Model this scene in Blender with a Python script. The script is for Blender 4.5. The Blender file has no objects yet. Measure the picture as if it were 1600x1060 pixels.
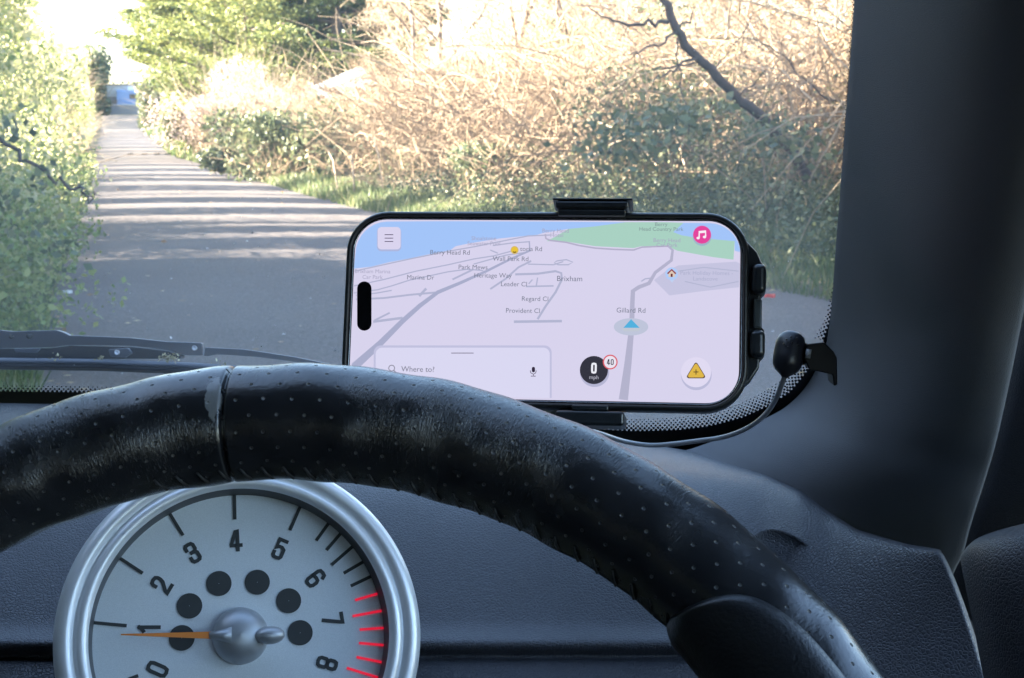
import bpy, math, random
import numpy as np
from mathutils import Vector, Matrix
random.seed(7); rng = np.random.default_rng(7)
SC = bpy.context.scene
COL = SC.collection
R = math.radians

# ------------------------------------------------------------------ camera, sky, sun, exposure
CAMZ = 1.25; FPX = 2400.0; PITCH = R(8.58)
EXPOSURE = 4.15
VEIL = .042; PILB = .15; PILP = 2.0
camd = bpy.data.cameras.new('camera'); cam = bpy.data.objects.new('camera', camd); COL.objects.link(cam)
cam.location = (0, 0, CAMZ); cam.rotation_euler = (R(90) - PITCH, 0, 0)
camd.sensor_width = 36; camd.lens = FPX / 1600 * 36
camd.clip_start = 0.02; camd.clip_end = 3000
camd.dof.use_dof = True; camd.dof.focus_distance = 0.56; camd.dof.aperture_fstop = 64
SC.camera = cam
world = bpy.data.worlds.new('World'); SC.world = world; world.use_nodes = True
wn = world.node_tree; sky = wn.nodes.new('ShaderNodeTexSky'); sky.sky_type = 'NISHITA'
sky.sun_disc = False; sky.sun_elevation = R(20); sky.sun_rotation = R(-96)
sky.air_density = 1.0; sky.dust_density = 1.2
wn.nodes['Background'].inputs['Strength'].default_value = 0.07
wn.links.new(sky.outputs[0], wn.nodes['Background'].inputs[0])
sund = bpy.data.lights.new('sun', 'SUN'); sun = bpy.data.objects.new('sun', sund); COL.objects.link(sun)
sund.energy = 5.0; sund.angle = R(0.5); sund.color = (1.0, 0.86, 0.72)
SUNDIR = Vector((-math.cos(R(20)) * math.cos(R(6)), -math.cos(R(20)) * math.sin(R(6)), math.sin(R(20))))
sun.rotation_euler = SUNDIR.to_track_quat('Z', 'Y').to_euler()
vs = SC.view_settings; vs.view_transform = 'Standard'; vs.look = 'None'; vs.gamma = 1; vs.use_curve_mapping = False
vs.exposure = EXPOSURE
SC.cycles.use_denoising = True
SC.cycles.max_bounces = 8; SC.cycles.transparent_max_bounces = 12
SC.cycles.diffuse_bounces = 4; SC.cycles.glossy_bounces = 3

# ------------------------------------------------------------------ helpers
cP, sP = math.cos(PITCH), math.sin(PITCH)
def C(px, py, d):
    "point on the photograph's pixel at depth d (metres along the optical axis)"
    a = (px - 800) / FPX * d; u = -(py - 530) / FPX * d
    return Vector((a, d * cP + u * sP, CAMZ - d * sP + u * cP))
def ground_at(px, py, z=0.0):
    p = C(px, py, 1.0) - Vector((0, 0, CAMZ)); t = (z - CAMZ) / p.z
    return Vector((p.x * t, p.y * t, z))
def lin(c):
    return tuple(((v / 255) / 12.92 if v / 255 <= 0.04045 else (((v / 255) + 0.055) / 1.055) ** 2.4) for v in c)
def link(name, me, mat=None, parent=None, smooth=False, mw=None):
    o = bpy.data.objects.new(name, me); COL.objects.link(o)
    if mat is not None:
        for m in (mat if isinstance(mat, (list, tuple)) else [mat]): me.materials.append(m)
    if smooth: me.polygons.foreach_set('use_smooth', [True] * len(me.polygons))
    if parent is not None: o.parent = parent
    if mw is not None: o.matrix_local = mw
    return o
def tag(o, label=None, cat=None, group=None, kind=None):
    if label: o['label'] = label
    if cat: o['category'] = cat
    if group: o['group'] = group
    if kind: o['kind'] = kind
    return o
def empty(name, loc=(0, 0, 0), mw=None):
    o = bpy.data.objects.new(name, None); COL.objects.link(o); o.empty_display_size = .05
    if mw is not None: o.matrix_world = mw
    else: o.location = loc
    return o
def mesh_np(name, V, F, mi=None):
    V = np.asarray(V, dtype=np.float32); F = np.asarray(F, dtype=np.int32)
    me = bpy.data.meshes.new(name); me.vertices.add(len(V)); me.vertices.foreach_set('co', V.ravel())
    k = F.shape[1]; me.loops.add(F.size); me.loops.foreach_set('vertex_index', F.ravel())
    me.polygons.add(len(F)); me.polygons.foreach_set('loop_start', np.arange(0, F.size, k, dtype=np.int32))
    if mi is not None: me.polygons.foreach_set('material_index', np.asarray(mi, dtype=np.int32))
    me.update(calc_edges=True); return me
class MB:
    def __init__(s): s.v = []; s.f = []
    def box(s, c, size, M=None):
        n = len(s.v); c = Vector(c)
        for dx in (-.5, .5):
            for dy in (-.5, .5):
                for dz in (-.5, .5):
                    p = Vector((dx * size[0], dy * size[1], dz * size[2]))
                    if M is not None: p = M @ p
                    s.v.append(tuple(c + p))
        for q in ((0, 1, 3, 2), (4, 6, 7, 5), (0, 4, 5, 1), (2, 3, 7, 6), (0, 2, 6, 4), (1, 5, 7, 3)):
            s.f.append(tuple(n + i for i in q))
        return s
    def prism(s, pts, vec):
        "outline pts (front) extruded by vec"
        n = len(s.v); k = len(pts); vec = Vector(vec)
        s.v += [tuple(Vector(p)) for p in pts] + [tuple(Vector(p) + vec) for p in pts]
        s.f.append(tuple(range(n, n + k))); s.f.append(tuple(range(n + 2 * k - 1, n + k - 1, -1)))
        for i in range(k):
            j = (i + 1) % k; s.f.append((n + i, n + k + i, n + k + j, n + j))
        return s
    def tube(s, pts, rad, seg=10, cap=True):
        pts = [Vector(p) for p in pts]; k = len(pts)
        if not hasattr(rad, '__len__'): rad = [rad] * k
        up = Vector((0.13, 0.27, 1)).normalized(); n = len(s.v)
        for i, p in enumerate(pts):
            t = (pts[min(i + 1, k - 1)] - pts[max(i - 1, 0)]).normalized()
            a = t.cross(up); a = a.normalized() if a.length > 1e-4 else t.orthogonal().normalized(); b = t.cross(a)
            for j in range(seg):
                q = 2 * math.pi * j / seg
                s.v.append(tuple(p + rad[i] * (math.cos(q) * a + math.sin(q) * b)))
        for i in range(k - 1):
            for j in range(seg):
                j2 = (j + 1) % seg; s.f.append((n + i * seg + j, n + i * seg + j2, n + (i + 1) * seg + j2, n + (i + 1) * seg + j))
        if cap:
            s.f.append(tuple(n + j for j in range(seg))[::-1]); s.f.append(tuple(n + (k - 1) * seg + j for j in range(seg)))
        return s
    def lathe(s, prof, seg=64, M=None, closed=False):
        "prof list of (r, z) about local z"
        n = len(s.v); k = len(prof)
        for r_, z_ in prof:
            for j in range(seg):
                q = 2 * math.pi * j / seg; p = Vector((r_ * math.cos(q), r_ * math.sin(q), z_))
                if M is not None: p = M @ p
                s.v.append(tuple(p))
        for i in range(k - 1 if not closed else k):
            i2 = (i + 1) % k
            for j in range(seg):
                j2 = (j + 1) % seg; s.f.append((n + i * seg + j, n + i * seg + j2, n + i2 * seg + j2, n + i2 * seg + j))
        return s
    def grid(s, rows):
        n = len(s.v); a = len(rows); b = len(rows[0])
        for r_ in rows: s.v += [tuple(p) for p in r_]
        for i in range(a - 1):
            for j in range(b - 1): s.f.append((n + i * b + j, n + i * b + j + 1, n + (i + 1) * b + j + 1, n + (i + 1) * b + j))
        return s
    def poly(s, pts):
        n = len(s.v); s.v += [tuple(p) for p in pts]; s.f.append(tuple(range(n, n + len(pts)))); return s
    def build(s, name, mat=None, parent=None, smooth=False, bevel=0, bseg=2, sub=0, mw=None, auto=False):
        me = bpy.data.meshes.new(name); me.from_pydata(s.v, [], s.f); me.update()
        o = link(name, me, mat, parent, smooth, mw)
        if bevel:
            b = o.modifiers.new('bevel', 'BEVEL'); b.width = bevel; b.segments = bseg; b.limit_method = 'ANGLE'; b.angle_limit = R(35)
            me.polygons.foreach_set('use_smooth', [True] * len(me.polygons)); b.harden_normals = True
        if sub:
            m = o.modifiers.new('sub', 'SUBSURF'); m.levels = sub; m.render_levels = sub
        return o

# ------------------------------------------------------------------ materials
def mat(name, col=(.5, .5, .5), rough=.6, metal=0, spec=.5, emis=None):
    m = bpy.data.materials.new(name); m.use_nodes = True; b = m.node_tree.nodes['Principled BSDF']
    b.inputs['Base Color'].default_value = (*col, 1); b.inputs['Roughness'].default_value = rough
    b.inputs['Metallic'].default_value = metal; b.inputs['Specular IOR Level'].default_value = spec
    if emis: b.inputs['Emission Color'].default_value = (*emis[0], 1); b.inputs['Emission Strength'].default_value = emis[1]
    return m
class N:
    "small node-building helper"
    def __init__(s, m): s.t = m.node_tree; s.b = s.t.nodes.get('Principled BSDF')
    def n(s, typ, **kw):
        o = s.t.nodes.new(typ)
        for k, v in kw.items():
            if k in o.inputs: o.inputs[k].default_value = v
            else: setattr(o, k, v)
        return o
    def l(s, a, b): s.t.links.new(a, b); return s
    def coord(s, which='Object'): return s.n('ShaderNodeTexCoord').outputs[which]
    def noise(s, scale, detail=4, rough=.6, vec=None):
        o = s.n('ShaderNodeTexNoise', Scale=scale, Detail=detail, Roughness=rough)
        s.l(vec if vec is not None else s.coord(), o.inputs['Vector']); return o.outputs['Fac']
    def voro(s, scale, vec=None, feature='F1', out='Distance'):
        o = s.n('ShaderNodeTexVoronoi', Scale=scale); o.feature = feature
        s.l(vec if vec is not None else s.coord(), o.inputs['Vector']); return o.outputs[out]
    def ramp(s, fac, stops):
        o = s.n('ShaderNodeValToRGB'); e = o.color_ramp.elements
        while len(e) < len(stops): e.new(.5)
        for i, (p, c) in enumerate(stops): e[i].position = p; e[i].color = (*c, 1) if len(c) == 3 else c
        s.l(fac, o.inputs[0]); return o.outputs[0]
    def math(s, op, a, b=None, clamp=False):
        o = s.n('ShaderNodeMath'); o.operation = op; o.use_clamp = clamp
        for i, v in enumerate((a, b)):
            if v is None: continue
            if isinstance(v, (int, float)): o.inputs[i].default_value = v
            else: s.l(v, o.inputs[i])
        return o.outputs[0]
    def mix(s, fac, a, b):
        o = s.n('ShaderNodeMix', data_type='RGBA')
        for i, v in ((0, fac), (6, a), (7, b)):
            if isinstance(v, (int, float)): o.inputs[i].default_value = v
            elif isinstance(v, tuple): o.inputs[i].default_value = (*v, 1)
            else: s.l(v, o.inputs[i])
        return o.outputs[2]
    def bump(s, h, dist, strength=1, prev=None):
        o = s.n('ShaderNodeBump', Distance=dist, Strength=strength); s.l(h, o.inputs['Height'])
        if prev is not None: s.l(prev, o.inputs['Normal'])
        return o.outputs[0]

def leaf_mat(name, stops, trans=.35, rough=.5, dry=None):
    m = mat(name, rough=rough); g = N(m)
    geo = g.n('ShaderNodeNewGeometry')
    big = g.noise(.7, 3); fac = g.math('ADD', g.math('MULTIPLY', geo.outputs['Random Per Island'], .65), g.math('MULTIPLY', big, .45))
    c = g.ramp(fac, stops); g.l(c, g.b.inputs['Base Color'])
    tr = g.n('ShaderNodeBsdfTranslucent'); g.l(c, tr.inputs[0])
    mx = g.n('ShaderNodeMixShader'); mx.inputs[0].default_value = trans
    g.l(g.b.outputs[0], mx.inputs[1]); g.l(tr.outputs[0], mx.inputs[2])
    g.l(mx.outputs[0], g.t.nodes['Material Output'].inputs[0]); return m
def bark_mat(name, a, b, sc=14):
    m = mat(name, rough=.85); g = N(m); geo = g.n('ShaderNodeNewGeometry')
    n1 = g.noise(sc, 5)
    f = g.math('ADD', g.math('MULTIPLY', n1, .6), g.math('MULTIPLY', geo.outputs['Random Per Island'], .4))
    g.l(g.ramp(f, [(.25, a), (.75, b)]), g.b.inputs['Base Color']); g.l(g.bump(n1, .01), g.b.inputs['Normal']); return m

def asphalt():
    m = mat('asphalt', rough=.88); g = N(m)
    fine = g.noise(160, 3, .7); spk = g.voro(95); med = g.noise(1.2, 5, .6); lrg = g.noise(.28, 3)
    c1 = g.ramp(fine, [(.3, (.046, .037, .033)), (.7, (.118, .098, .088))])
    c2 = g.mix(g.ramp(spk, [(.0, (1, 1, 1)), (.22, (0, 0, 0))]), c1, (.22, .21, .20))
    c3 = g.mix(g.ramp(med, [(.35, (0, 0, 0)), (.7, (.5, .5, .5))]), c2, (.068, .058, .055))
    c4 = g.mix(g.ramp(lrg, [(.4, (0, 0, 0)), (.65, (.45, .45, .45))]), c3, (.135, .118, .112))
    gr_ = g.noise(70, 2, .8); c4 = g.mix(g.ramp(gr_, [(.38, (.55, .55, .55)), (.5, (0, 0, 0))]), c4, (.03, .025, .023)); c4 = g.mix(g.ramp(gr_, [(.54, (0, 0, 0)), (.66, (.6, .6, .6))]), c4, (.20, .18, .165))
    g.l(c4, g.b.inputs['Base Color']); g.l(g.bump(fine, .006), g.b.inputs['Normal']); return m
M_ASPH = asphalt()
def soil():
    m = mat('soil', rough=.95); g = N(m); n = g.noise(3, 6)
    g.l(g.ramp(n, [(.3, (.05, .06, .025)), (.5, (.09, .085, .05)), (.7, (.16, .12, .08))]), g.b.inputs['Base Color'])
    g.l(g.bump(g.noise(20, 5), .05), g.b.inputs['Normal']); return m
M_SOIL = soil()
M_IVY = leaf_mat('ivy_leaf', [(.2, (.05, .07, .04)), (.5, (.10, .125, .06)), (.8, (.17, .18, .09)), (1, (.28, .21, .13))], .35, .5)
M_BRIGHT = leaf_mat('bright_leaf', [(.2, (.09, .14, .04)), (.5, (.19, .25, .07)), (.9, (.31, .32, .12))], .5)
M_SUNTINT = leaf_mat('sun_tinted_leaf', [(.2, (.16, .21, .06)), (.5, (.36, .38, .15)), (.9, (.58, .52, .33))], .6)  # paler leaf copy with sunlight put into its colour
M_GRASS = leaf_mat('grass_blade', [(.2, (.05, .085, .03)), (.55, (.10, .145, .05)), (.9, (.22, .20, .10))], .4)
M_DRY = leaf_mat('dry_leaf', [(.2, (.14, .09, .05)), (.5, (.28, .18, .10)), (.9, (.42, .32, .20))], .4, .7)
M_CON = leaf_mat('conifer_needles', [(.2, (.05, .08, .03)), (.5, (.14, .17, .045)), (.85, (.24, .25, .07)), (1, (.28, .22, .10))], .3, .6)
M_SEED = leaf_mat('seed_fluff', [(.2, (.35, .27, .22)), (.9, (.62, .52, .44))], .4, .9)
M_TWIG = bark_mat('bramble_twig', (.125, .082, .05), (.32, .235, .15))
M_TWIGP = bark_mat('pale_twig', (.20, .145, .095), (.42, .33, .23))
M_BARK = bark_mat('bark', (.09, .065, .05), (.20, .155, .12))
M_BARKD = bark_mat('dark_bark', (.035, .027, .025), (.085, .065, .055))

# ------------------------------------------------------------------ ground and road
ST = []   # stations: y, xl, xr, z
for py, d, lx, rx in ((1400, None, 60, 3600), (900, None, 50, 2500), (600, None, 80, 1780), (520, None, 88, 1500), (465, None, 97, 1250), (400, None, 107, 915), (360, None, 119, 705), (330, None, 128, 575)):
    a = ground_at(lx, py); b = ground_at(rx, py); ST.append((a.y, a.x, b.x, 0.0))
for py, d, lx, rx in ((305, 25, 142, 480), (283, 33, 144, 405), (265, 42, 146, 345), (252, 55, 148, 300), (246, 66, 151, 276), (224, 87, 158, 250), (212, 108, 161, 234), (200, 135, 161, 220), (190, 155, 162, 220), (181, 172, 163, 223)):
    a = C(lx, py, d); b = C(rx, py, d); ST.append((a.y, a.x, b.x, a.z))
STn = np.array(ST)
def edges(y):
    return tuple(float(np.interp(y, STn[:, 0], STn[:, k])) for k in (1, 2, 3))
ys = np.concatenate([np.linspace(STn[0, 0], 20, 30), np.linspace(21, 60, 30), np.linspace(63, STn[-1, 0], 30)])
rows = []
for y in ys:
    xl, xr, z = edges(y); j = .06 * math.sin(y * 2.1) + .04 * math.sin(y * 5.3)
    rows.append([(xl - .25 + j + (xr - xl + .35) * t, y, z + .03 * (1 - (2 * t - 1) ** 2) + .01) for t in np.linspace(0, 1, 9)])
tag(MB().grid(rows).build('road', M_ASPH, smooth=True), kind='structure')
def bank(u):  # height above the road at u metres outside its edge
    return float(np.interp(u, [0, .3, 1.2, 3, 6, 20, 60], [-.02, .05, .14, .42, .75, .9, 1.0]))
ysg = np.concatenate([np.linspace(-40, 0, 6), ys, [190, 230, 320, 500, 900]])
rows = []
for y in ysg:
    xl, xr, z = edges(y); k = (y - STn[-1, 0])
    if k > 0: xl -= k * .27; xr -= k * .27
    r_ = []
    for u in (-600, -200, -60, -20, -6, -3, -1.2, -.3, 0): r_.append((xl + u, y, z + bank(-u) * (.5 if u > -6 else .7)))
    r_.append(((xl + xr) / 2, y, z - .06))
    for u in (0, .3, 1.2, 3, 6, 20, 60, 200, 600): r_.append((xr + u, y, z + bank(u)))
    rows.append(r_)
tag(MB().grid(rows).build('ground', M_SOIL, smooth=True), kind='structure')

# ------------------------------------------------------------------ vegetation generators
def unit(n):
    v = rng.normal(size=(n, 3)); return v / np.linalg.norm(v, axis=1)[:, None]
def leaves(P, size, aspect=.65, flat=0., rnd=.7):
    n = len(P); a = unit(n); b = unit(n)
    if flat: a[:, 2] *= (1 - flat); b[:, 2] *= (1 - flat)
    a /= np.linalg.norm(a, axis=1)[:, None]; b -= a * (a * b).sum(1)[:, None]; b /= np.linalg.norm(b, axis=1)[:, None] + 1e-9
    s = (size * (1 - rnd + 2 * rnd * rng.random(n)))[:, None]
    V = np.stack([P - a * s * .5, P + b * s * .5 * aspect, P + a * s * .5, P - b * s * .5 * aspect], 1).reshape(-1, 3)
    return V, np.arange(4 * n).reshape(-1, 4)
def blades(P, h, w=.012, lean=.35):
    n = len(P); a = unit(n); a[:, 2] = 0; hh = (h * (.4 + rng.random(n)))[:, None]
    tip = P + np.array([0, 0, 1]) * hh + rng.normal(size=(n, 3)) * np.array([lean, lean, 0]) * hh
    V = np.stack([P - a * w, P + a * w, tip], 1).reshape(-1, 3); return V, np.arange(3 * n).reshape(-1, 3)
def strands(S, rad, seg=3):
    "S (n,k,3) polylines, rad (n,k)"
    n, k, _ = S.shape; T = np.gradient(S, axis=1); T /= np.linalg.norm(T, axis=2)[..., None] + 1e-9
    ref = np.tile(np.array([.31, .2, .93]), (n, k, 1)); A = np.cross(T, ref); A /= np.linalg.norm(A, axis=2)[..., None] + 1e-9; B = np.cross(T, A)
    ang = np.arange(seg) * 2 * np.pi / seg
    V = S[:, :, None] + rad[:, :, None, None] * (np.cos(ang)[None, None, :, None] * A[:, :, None] + np.sin(ang)[None, None, :, None] * B[:, :, None])
    idx = np.arange(n * k * seg).reshape(n, k, seg); nx = np.roll(idx, -1, axis=2)
    F = np.stack([idx[:, :-1], nx[:, :-1], nx[:, 1:], idx[:, 1:]], -1).reshape(-1, 4)
    return V.reshape(-1, 3), F
def arcs(P0, L, k=7, up=1.0, out=.6, droop=1.2, wob=.12, r0=.006, r1=.002):
    n = len(P0); D = rng.normal(size=(n, 3)) * out; D[:, 2] = up * (.5 + rng.random(n)); D /= np.linalg.norm(D, axis=1)[:, None]
    S = np.zeros((n, k, 3)); S[:, 0] = P0; st = (L * (.5 + rng.random(n)) / (k - 1))[:, None]
    for i in range(1, k):
        S[:, i] = S[:, i - 1] + D * st
        D = D + rng.normal(size=(n, 3)) * wob; D[:, 2] -= droop / (k - 1) * (.5 + rng.random(n)); D /= np.linalg.norm(D, axis=1)[:, None]
    return S, np.linspace(r0, r1, k)[None] * (.6 + .8 * rng.random(n))[:, None]
def join(parts):
    V = []; F = []; o = 0
    for v, f in parts: V.append(v); F.append(f + o); o += len(v)
    return np.concatenate(V), np.concatenate(F)
def vobj(name, vf, m, parent=None, smooth=False):
    return link(name, mesh_np(name, *vf), m, parent, smooth)

def side_points(n, y0, y1, off0, off1, h0, h1, side=1, hfun=None, pw=1.0):
    "points outside the road edge (side 1 right, -1 left): distance off, height h above the bank"
    y = y0 + (y1 - y0) * rng.random(n) ** pw; u = off0 + (off1 - off0) * rng.random(n)
    xl = np.interp(y, STn[:, 0], STn[:, 1]); xr = np.interp(y, STn[:, 0], STn[:, 2]); z = np.interp(y, STn[:, 0], STn[:, 3])
    g = np.interp(u, [0, .3, 1.2, 3, 6, 20, 60], [-.02, .05, .14, .42, .75, .9, 1.0]) * (1 if side > 0 else .5)
    hh = h0 + (h1 - h0) * rng.random(n)
    if hfun is not None: hh = hh * hfun(y)
    x = xr + u if side > 0 else xl - u
    return np.stack([x, y, z + g + hh], 1)

def bare_tree(name, base, height, r, label, cat='tree', group=None, m=M_BARK, levels=4, lean=(0, 0), spread=.55, twigm=None, seed=1, fork=4, droop=0., ivy=0):
    rs = np.random.default_rng(seed); st = {}; 
    def add(S, ra, lv):
        st.setdefault(lv, []).append((S, ra))
    def grow(p, d, L, r_, lv):
        k = 6; S = [p]; q = p.copy(); dd = d.copy()
        for i in range(k - 1):
            q = q + dd * L / (k - 1); S.append(q); dd = dd + rs.normal(size=3) * (.10 + .05 * lv); dd[2] += (.03 if lv < 3 else -.06 * droop); dd /= np.linalg.norm(dd)
        S = np.array(S); ra = np.linspace(r_, r_ * .45, k); add(S, ra, lv)
        if lv >= levels: return
        n = fork + (2 if lv >= 2 else 0)
        for j in range(n):
            t = .25 + .75 * (j + rs.random()) / n; i = min(int(t * (k - 1)), k - 2); pp = S[i] + (S[i + 1] - S[i]) * (t * (k - 1) - i)
            side = rs.normal(size=3); side -= dd * (side @ dd); side /= np.linalg.norm(side); nd = (dd * (1 - spread) + side * spread + np.array([0, 0, .12])); nd /= np.linalg.norm(nd)
            grow(pp, nd, L * (.5 + .25 * rs.random()) * (1 - .25 * t), r_ * (1 - .55 * t) * .55, lv + 1)
    d0 = np.array([lean[0], lean[1], 1.]); d0 /= np.linalg.norm(d0)
    root = empty(name, base); grow(np.zeros(3), d0, height * .6, r, 0)
    tr = [strands(S[None], ra[None], 8) for lv in (0, 1) for S, ra in st.get(lv, [])]
    cr = [strands(np.array([a[0] for a in st[lv]]), np.maximum(np.array([a[1] for a in st[lv]]), .0035), 3) for lv in range(2, levels + 1) if lv in st]
    vobj('trunk', join(tr), m, root, True)
    if cr: vobj('crown', join(cr), twigm or m, root)
    if ivy:
        S = st[0][0][0]; n = ivy; t = rs.random(n) * 4.2; i = t.astype(int); f = (t - i)[:, None]
        P = S[i] * (1 - f) + S[np.minimum(i + 1, 5)] * f + rs.normal(size=(n, 3)) * np.array([.13, .13, .05]) * (1 + r * 3)
        vobj('ivy', leaves(P, .09), M_IVY, root)
    tag(root, label, cat, group); return root

def bush(name, base, size, nl, nt, label, cat='bush', lm=M_IVY, tm=M_TWIG, ls=.06, group=None, lumps=7, r0=.005):
    root = empty(name, base); sx, sy, sz = size
    c = np.stack([rng.normal(size=lumps) * sx * .27, rng.normal(size=lumps) * sy * .27, (.25 + .6 * rng.random(lumps)) * sz], 1); rad = (.18 + .16 * rng.random(lumps))
    k = rng.integers(0, lumps, nl); P = c[k] + unit(nl) * (rad[k] * (.6 + .5 * rng.random(nl)))[:, None] * np.array([sx, sy, sz]); P[:, 2] = np.maximum(P[:, 2], .02)
    P0 = np.stack([rng.normal(size=nt) * sx * .2, rng.normal(size=nt) * sy * .2, rng.random(nt) * sz * .25], 1)
    S, ra = arcs(P0, sz * .95, r0=r0, r1=.002, out=.55, droop=.6)
    vobj('stem', strands(S, ra), tm, root); vobj('foliage', leaves(P, ls), lm, root)
    tag(root, label, cat, group); return root

#VEG
# ------------------------------------------------------------------ right-hand hedge
RH = lambda y: np.clip(.75 + .35 * np.sin(y * .55 + 1) + .18 * np.sin(y * 1.7), .3, 1.4) * np.interp(y, [20, 26, 60], [1, .55, .5])
# brambles: arching canes and a tangle of fine twigs
S1, r1 = arcs(side_points(2300, 8, 25, 2.2, 7, 0, .6, pw=.9), 2.6, out=.7, droop=1.6, r0=.008, r1=.003)
S0, r0_ = arcs(side_points(7000, 16, 60, .7, 2.6, .0, 1.5, pw=1.3), .8, k=5, out=.8, up=.7, droop=.6, wob=.25, r0=.006, r1=.002)
S2, r2 = arcs(side_points(15000, 8, 30, 2.4, 7.5, .1, 3.3, hfun=RH), .75, k=5, out=1.0, up=.5, droop=.5, wob=.3, r0=.0042, r1=.0015)
S3, r3 = arcs(side_points(5000, 30, 75, 1.6, 7, .1, 3.0, hfun=RH), 1.3, k=5, out=1.0, up=.5, droop=.5, wob=.3, r0=.010, r1=.004)
tag(vobj('bramble_thicket', join([strands(S0, r0_), strands(S1, r1), strands(S2, r2), strands(S3, r3)]), M_TWIG),
    'tangled brown bramble canes and twigs forming the hedge right of the road', 'brambles', kind='stuff')
S4, r4 = arcs(side_points(800, 9, 30, 1.2, 5.0, 0, 1.8, hfun=RH), 2.0, out=.6, droop=.8, wob=.18, r0=.009, r1=.003)
tag(vobj('dead_grass_stems', strands(S4, r4), M_TWIGP), 'pale dry stems poking out of the right-hand hedge', 'dry stems', kind='stuff')
vd = join([leaves(side_points(22000, 8, 32, 1.9, 6.5, .05, 3.0, hfun=RH), .045), leaves(side_points(9000, 32, 80, 1.3, 6, .05, 2.8, hfun=RH), .13)])
tag(vobj('dead_leaves', vd, M_DRY), 'withered tan leaves caught in the right-hand bramble hedge', 'dead leaves', kind='stuff')
def clumpy(n, y0, y1, off0, off1, hmax, nc, rad, side=1):
    c = side_points(nc, y0, y1, off0, off1, .1, hmax, side); k = rng.integers(0, nc, n)
    rr = rad * (.5 + rng.random(nc)); P = c[k] + unit(n) * (rr[k] * rng.random(n) ** .5)[:, None] * np.array([1.2, 1.2, .7]); return P
iv = join([leaves(clumpy(26000, 8.5, 27, 1.5, 3.8, .9, 80, .5), .042), leaves(clumpy(8000, 9, 27, 2.6, 5.5, 2.4, 30, .4), .045),
           leaves(clumpy(14000, 27, 80, .8, 3, 1.2, 90, .8), .13)])
tag(vobj('ivy_undergrowth', iv, M_IVY), 'dark green ivy and bramble leaves along the foot of the right hedge', 'undergrowth', kind='stuff')
# verges
gr = join([blades(side_points(30000, 7, 15, .0, 3.2, 0, .02), .13, .006), blades(side_points(9000, 15, 20, .0, 1.1, 0, .02), .12, .008), blades(side_points(16000, 18, 60, -.1, .9, 0, .02), .16, .012), blades(side_points(7000, 60, 160, -.2, 2.5, 0, .02), .5, .04)])
wd = leaves(clumpy(42000, 9.5, 19, .4, 3.2, .32, 110, .4), .032)
tag(vobj('verge_weeds', wd, M_IVY), 'low leafy weeds growing through the right verge', 'weeds', kind='stuff')
tag(vobj('verge_grass_right', gr, M_GRASS), 'long green grass on the shaded verge right of the road', 'grass', kind='stuff')
gl = join([blades(side_points(36000, 4.5, 16, .05, 2.4, 0, .02, -1), .15, .005), blades(side_points(12000, 16, 60, 0, 2, 0, .02, -1), .22, .012)])
tag(vobj('verge_grass_left', gl, M_GRASS), 'long green grass on the verge left of the road', 'grass', kind='stuff')

S6, r6 = arcs(side_points(6500, 19, 36, 3.6, 9.5, 1.5, 6.2), 1.3, k=6, out=.8, up=.9, droop=.5, wob=.25, r0=.0075, r1=.0028)
tag(vobj('twig_canopy', strands(S6, r6), M_TWIG), 'fine straw coloured twigs of the tall scrub behind the right-hand hedge', 'scrub', kind='stuff')
# trees behind the right hedge
def rpos(px, d, dz=0): 
    p = C(px, 200, d); xl, xr, z = edges(p.y); return (p.x, p.y, z + bank(max(0, p.x - xr)) + dz)
for i, (px, d, h, lab) in enumerate((
        (690, 27, 7.5, 'bare pale tree behind the phone, left of the other bare trees'), (800, 23, 6.5, 'bare pale tree rising straight up from the middle of the hedge'),
        (905, 21, 6.2, 'bare tree with spreading twigs above the phone clamp'), (1010, 25, 7.0, 'tall bare tree left of the dark leaning branch'),
        (1130, 22, 6.5, 'bare twiggy tree behind the dark leaning branch'), (1260, 20, 6.0, 'bare twiggy tree beside the black windscreen pillar'),
        (1350, 17, 5.5, 'bare tree half hidden by the windscreen pillar'), (640, 32, 6.0, 'small bare tree just right of the pale house'))):
    bare_tree('bare_tree', rpos(px, d), h, .07, lab, group=None, m=M_BARK, twigm=M_TWIGP, seed=20 + i, fork=5, levels=4, spread=.5, droop=.3)
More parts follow.
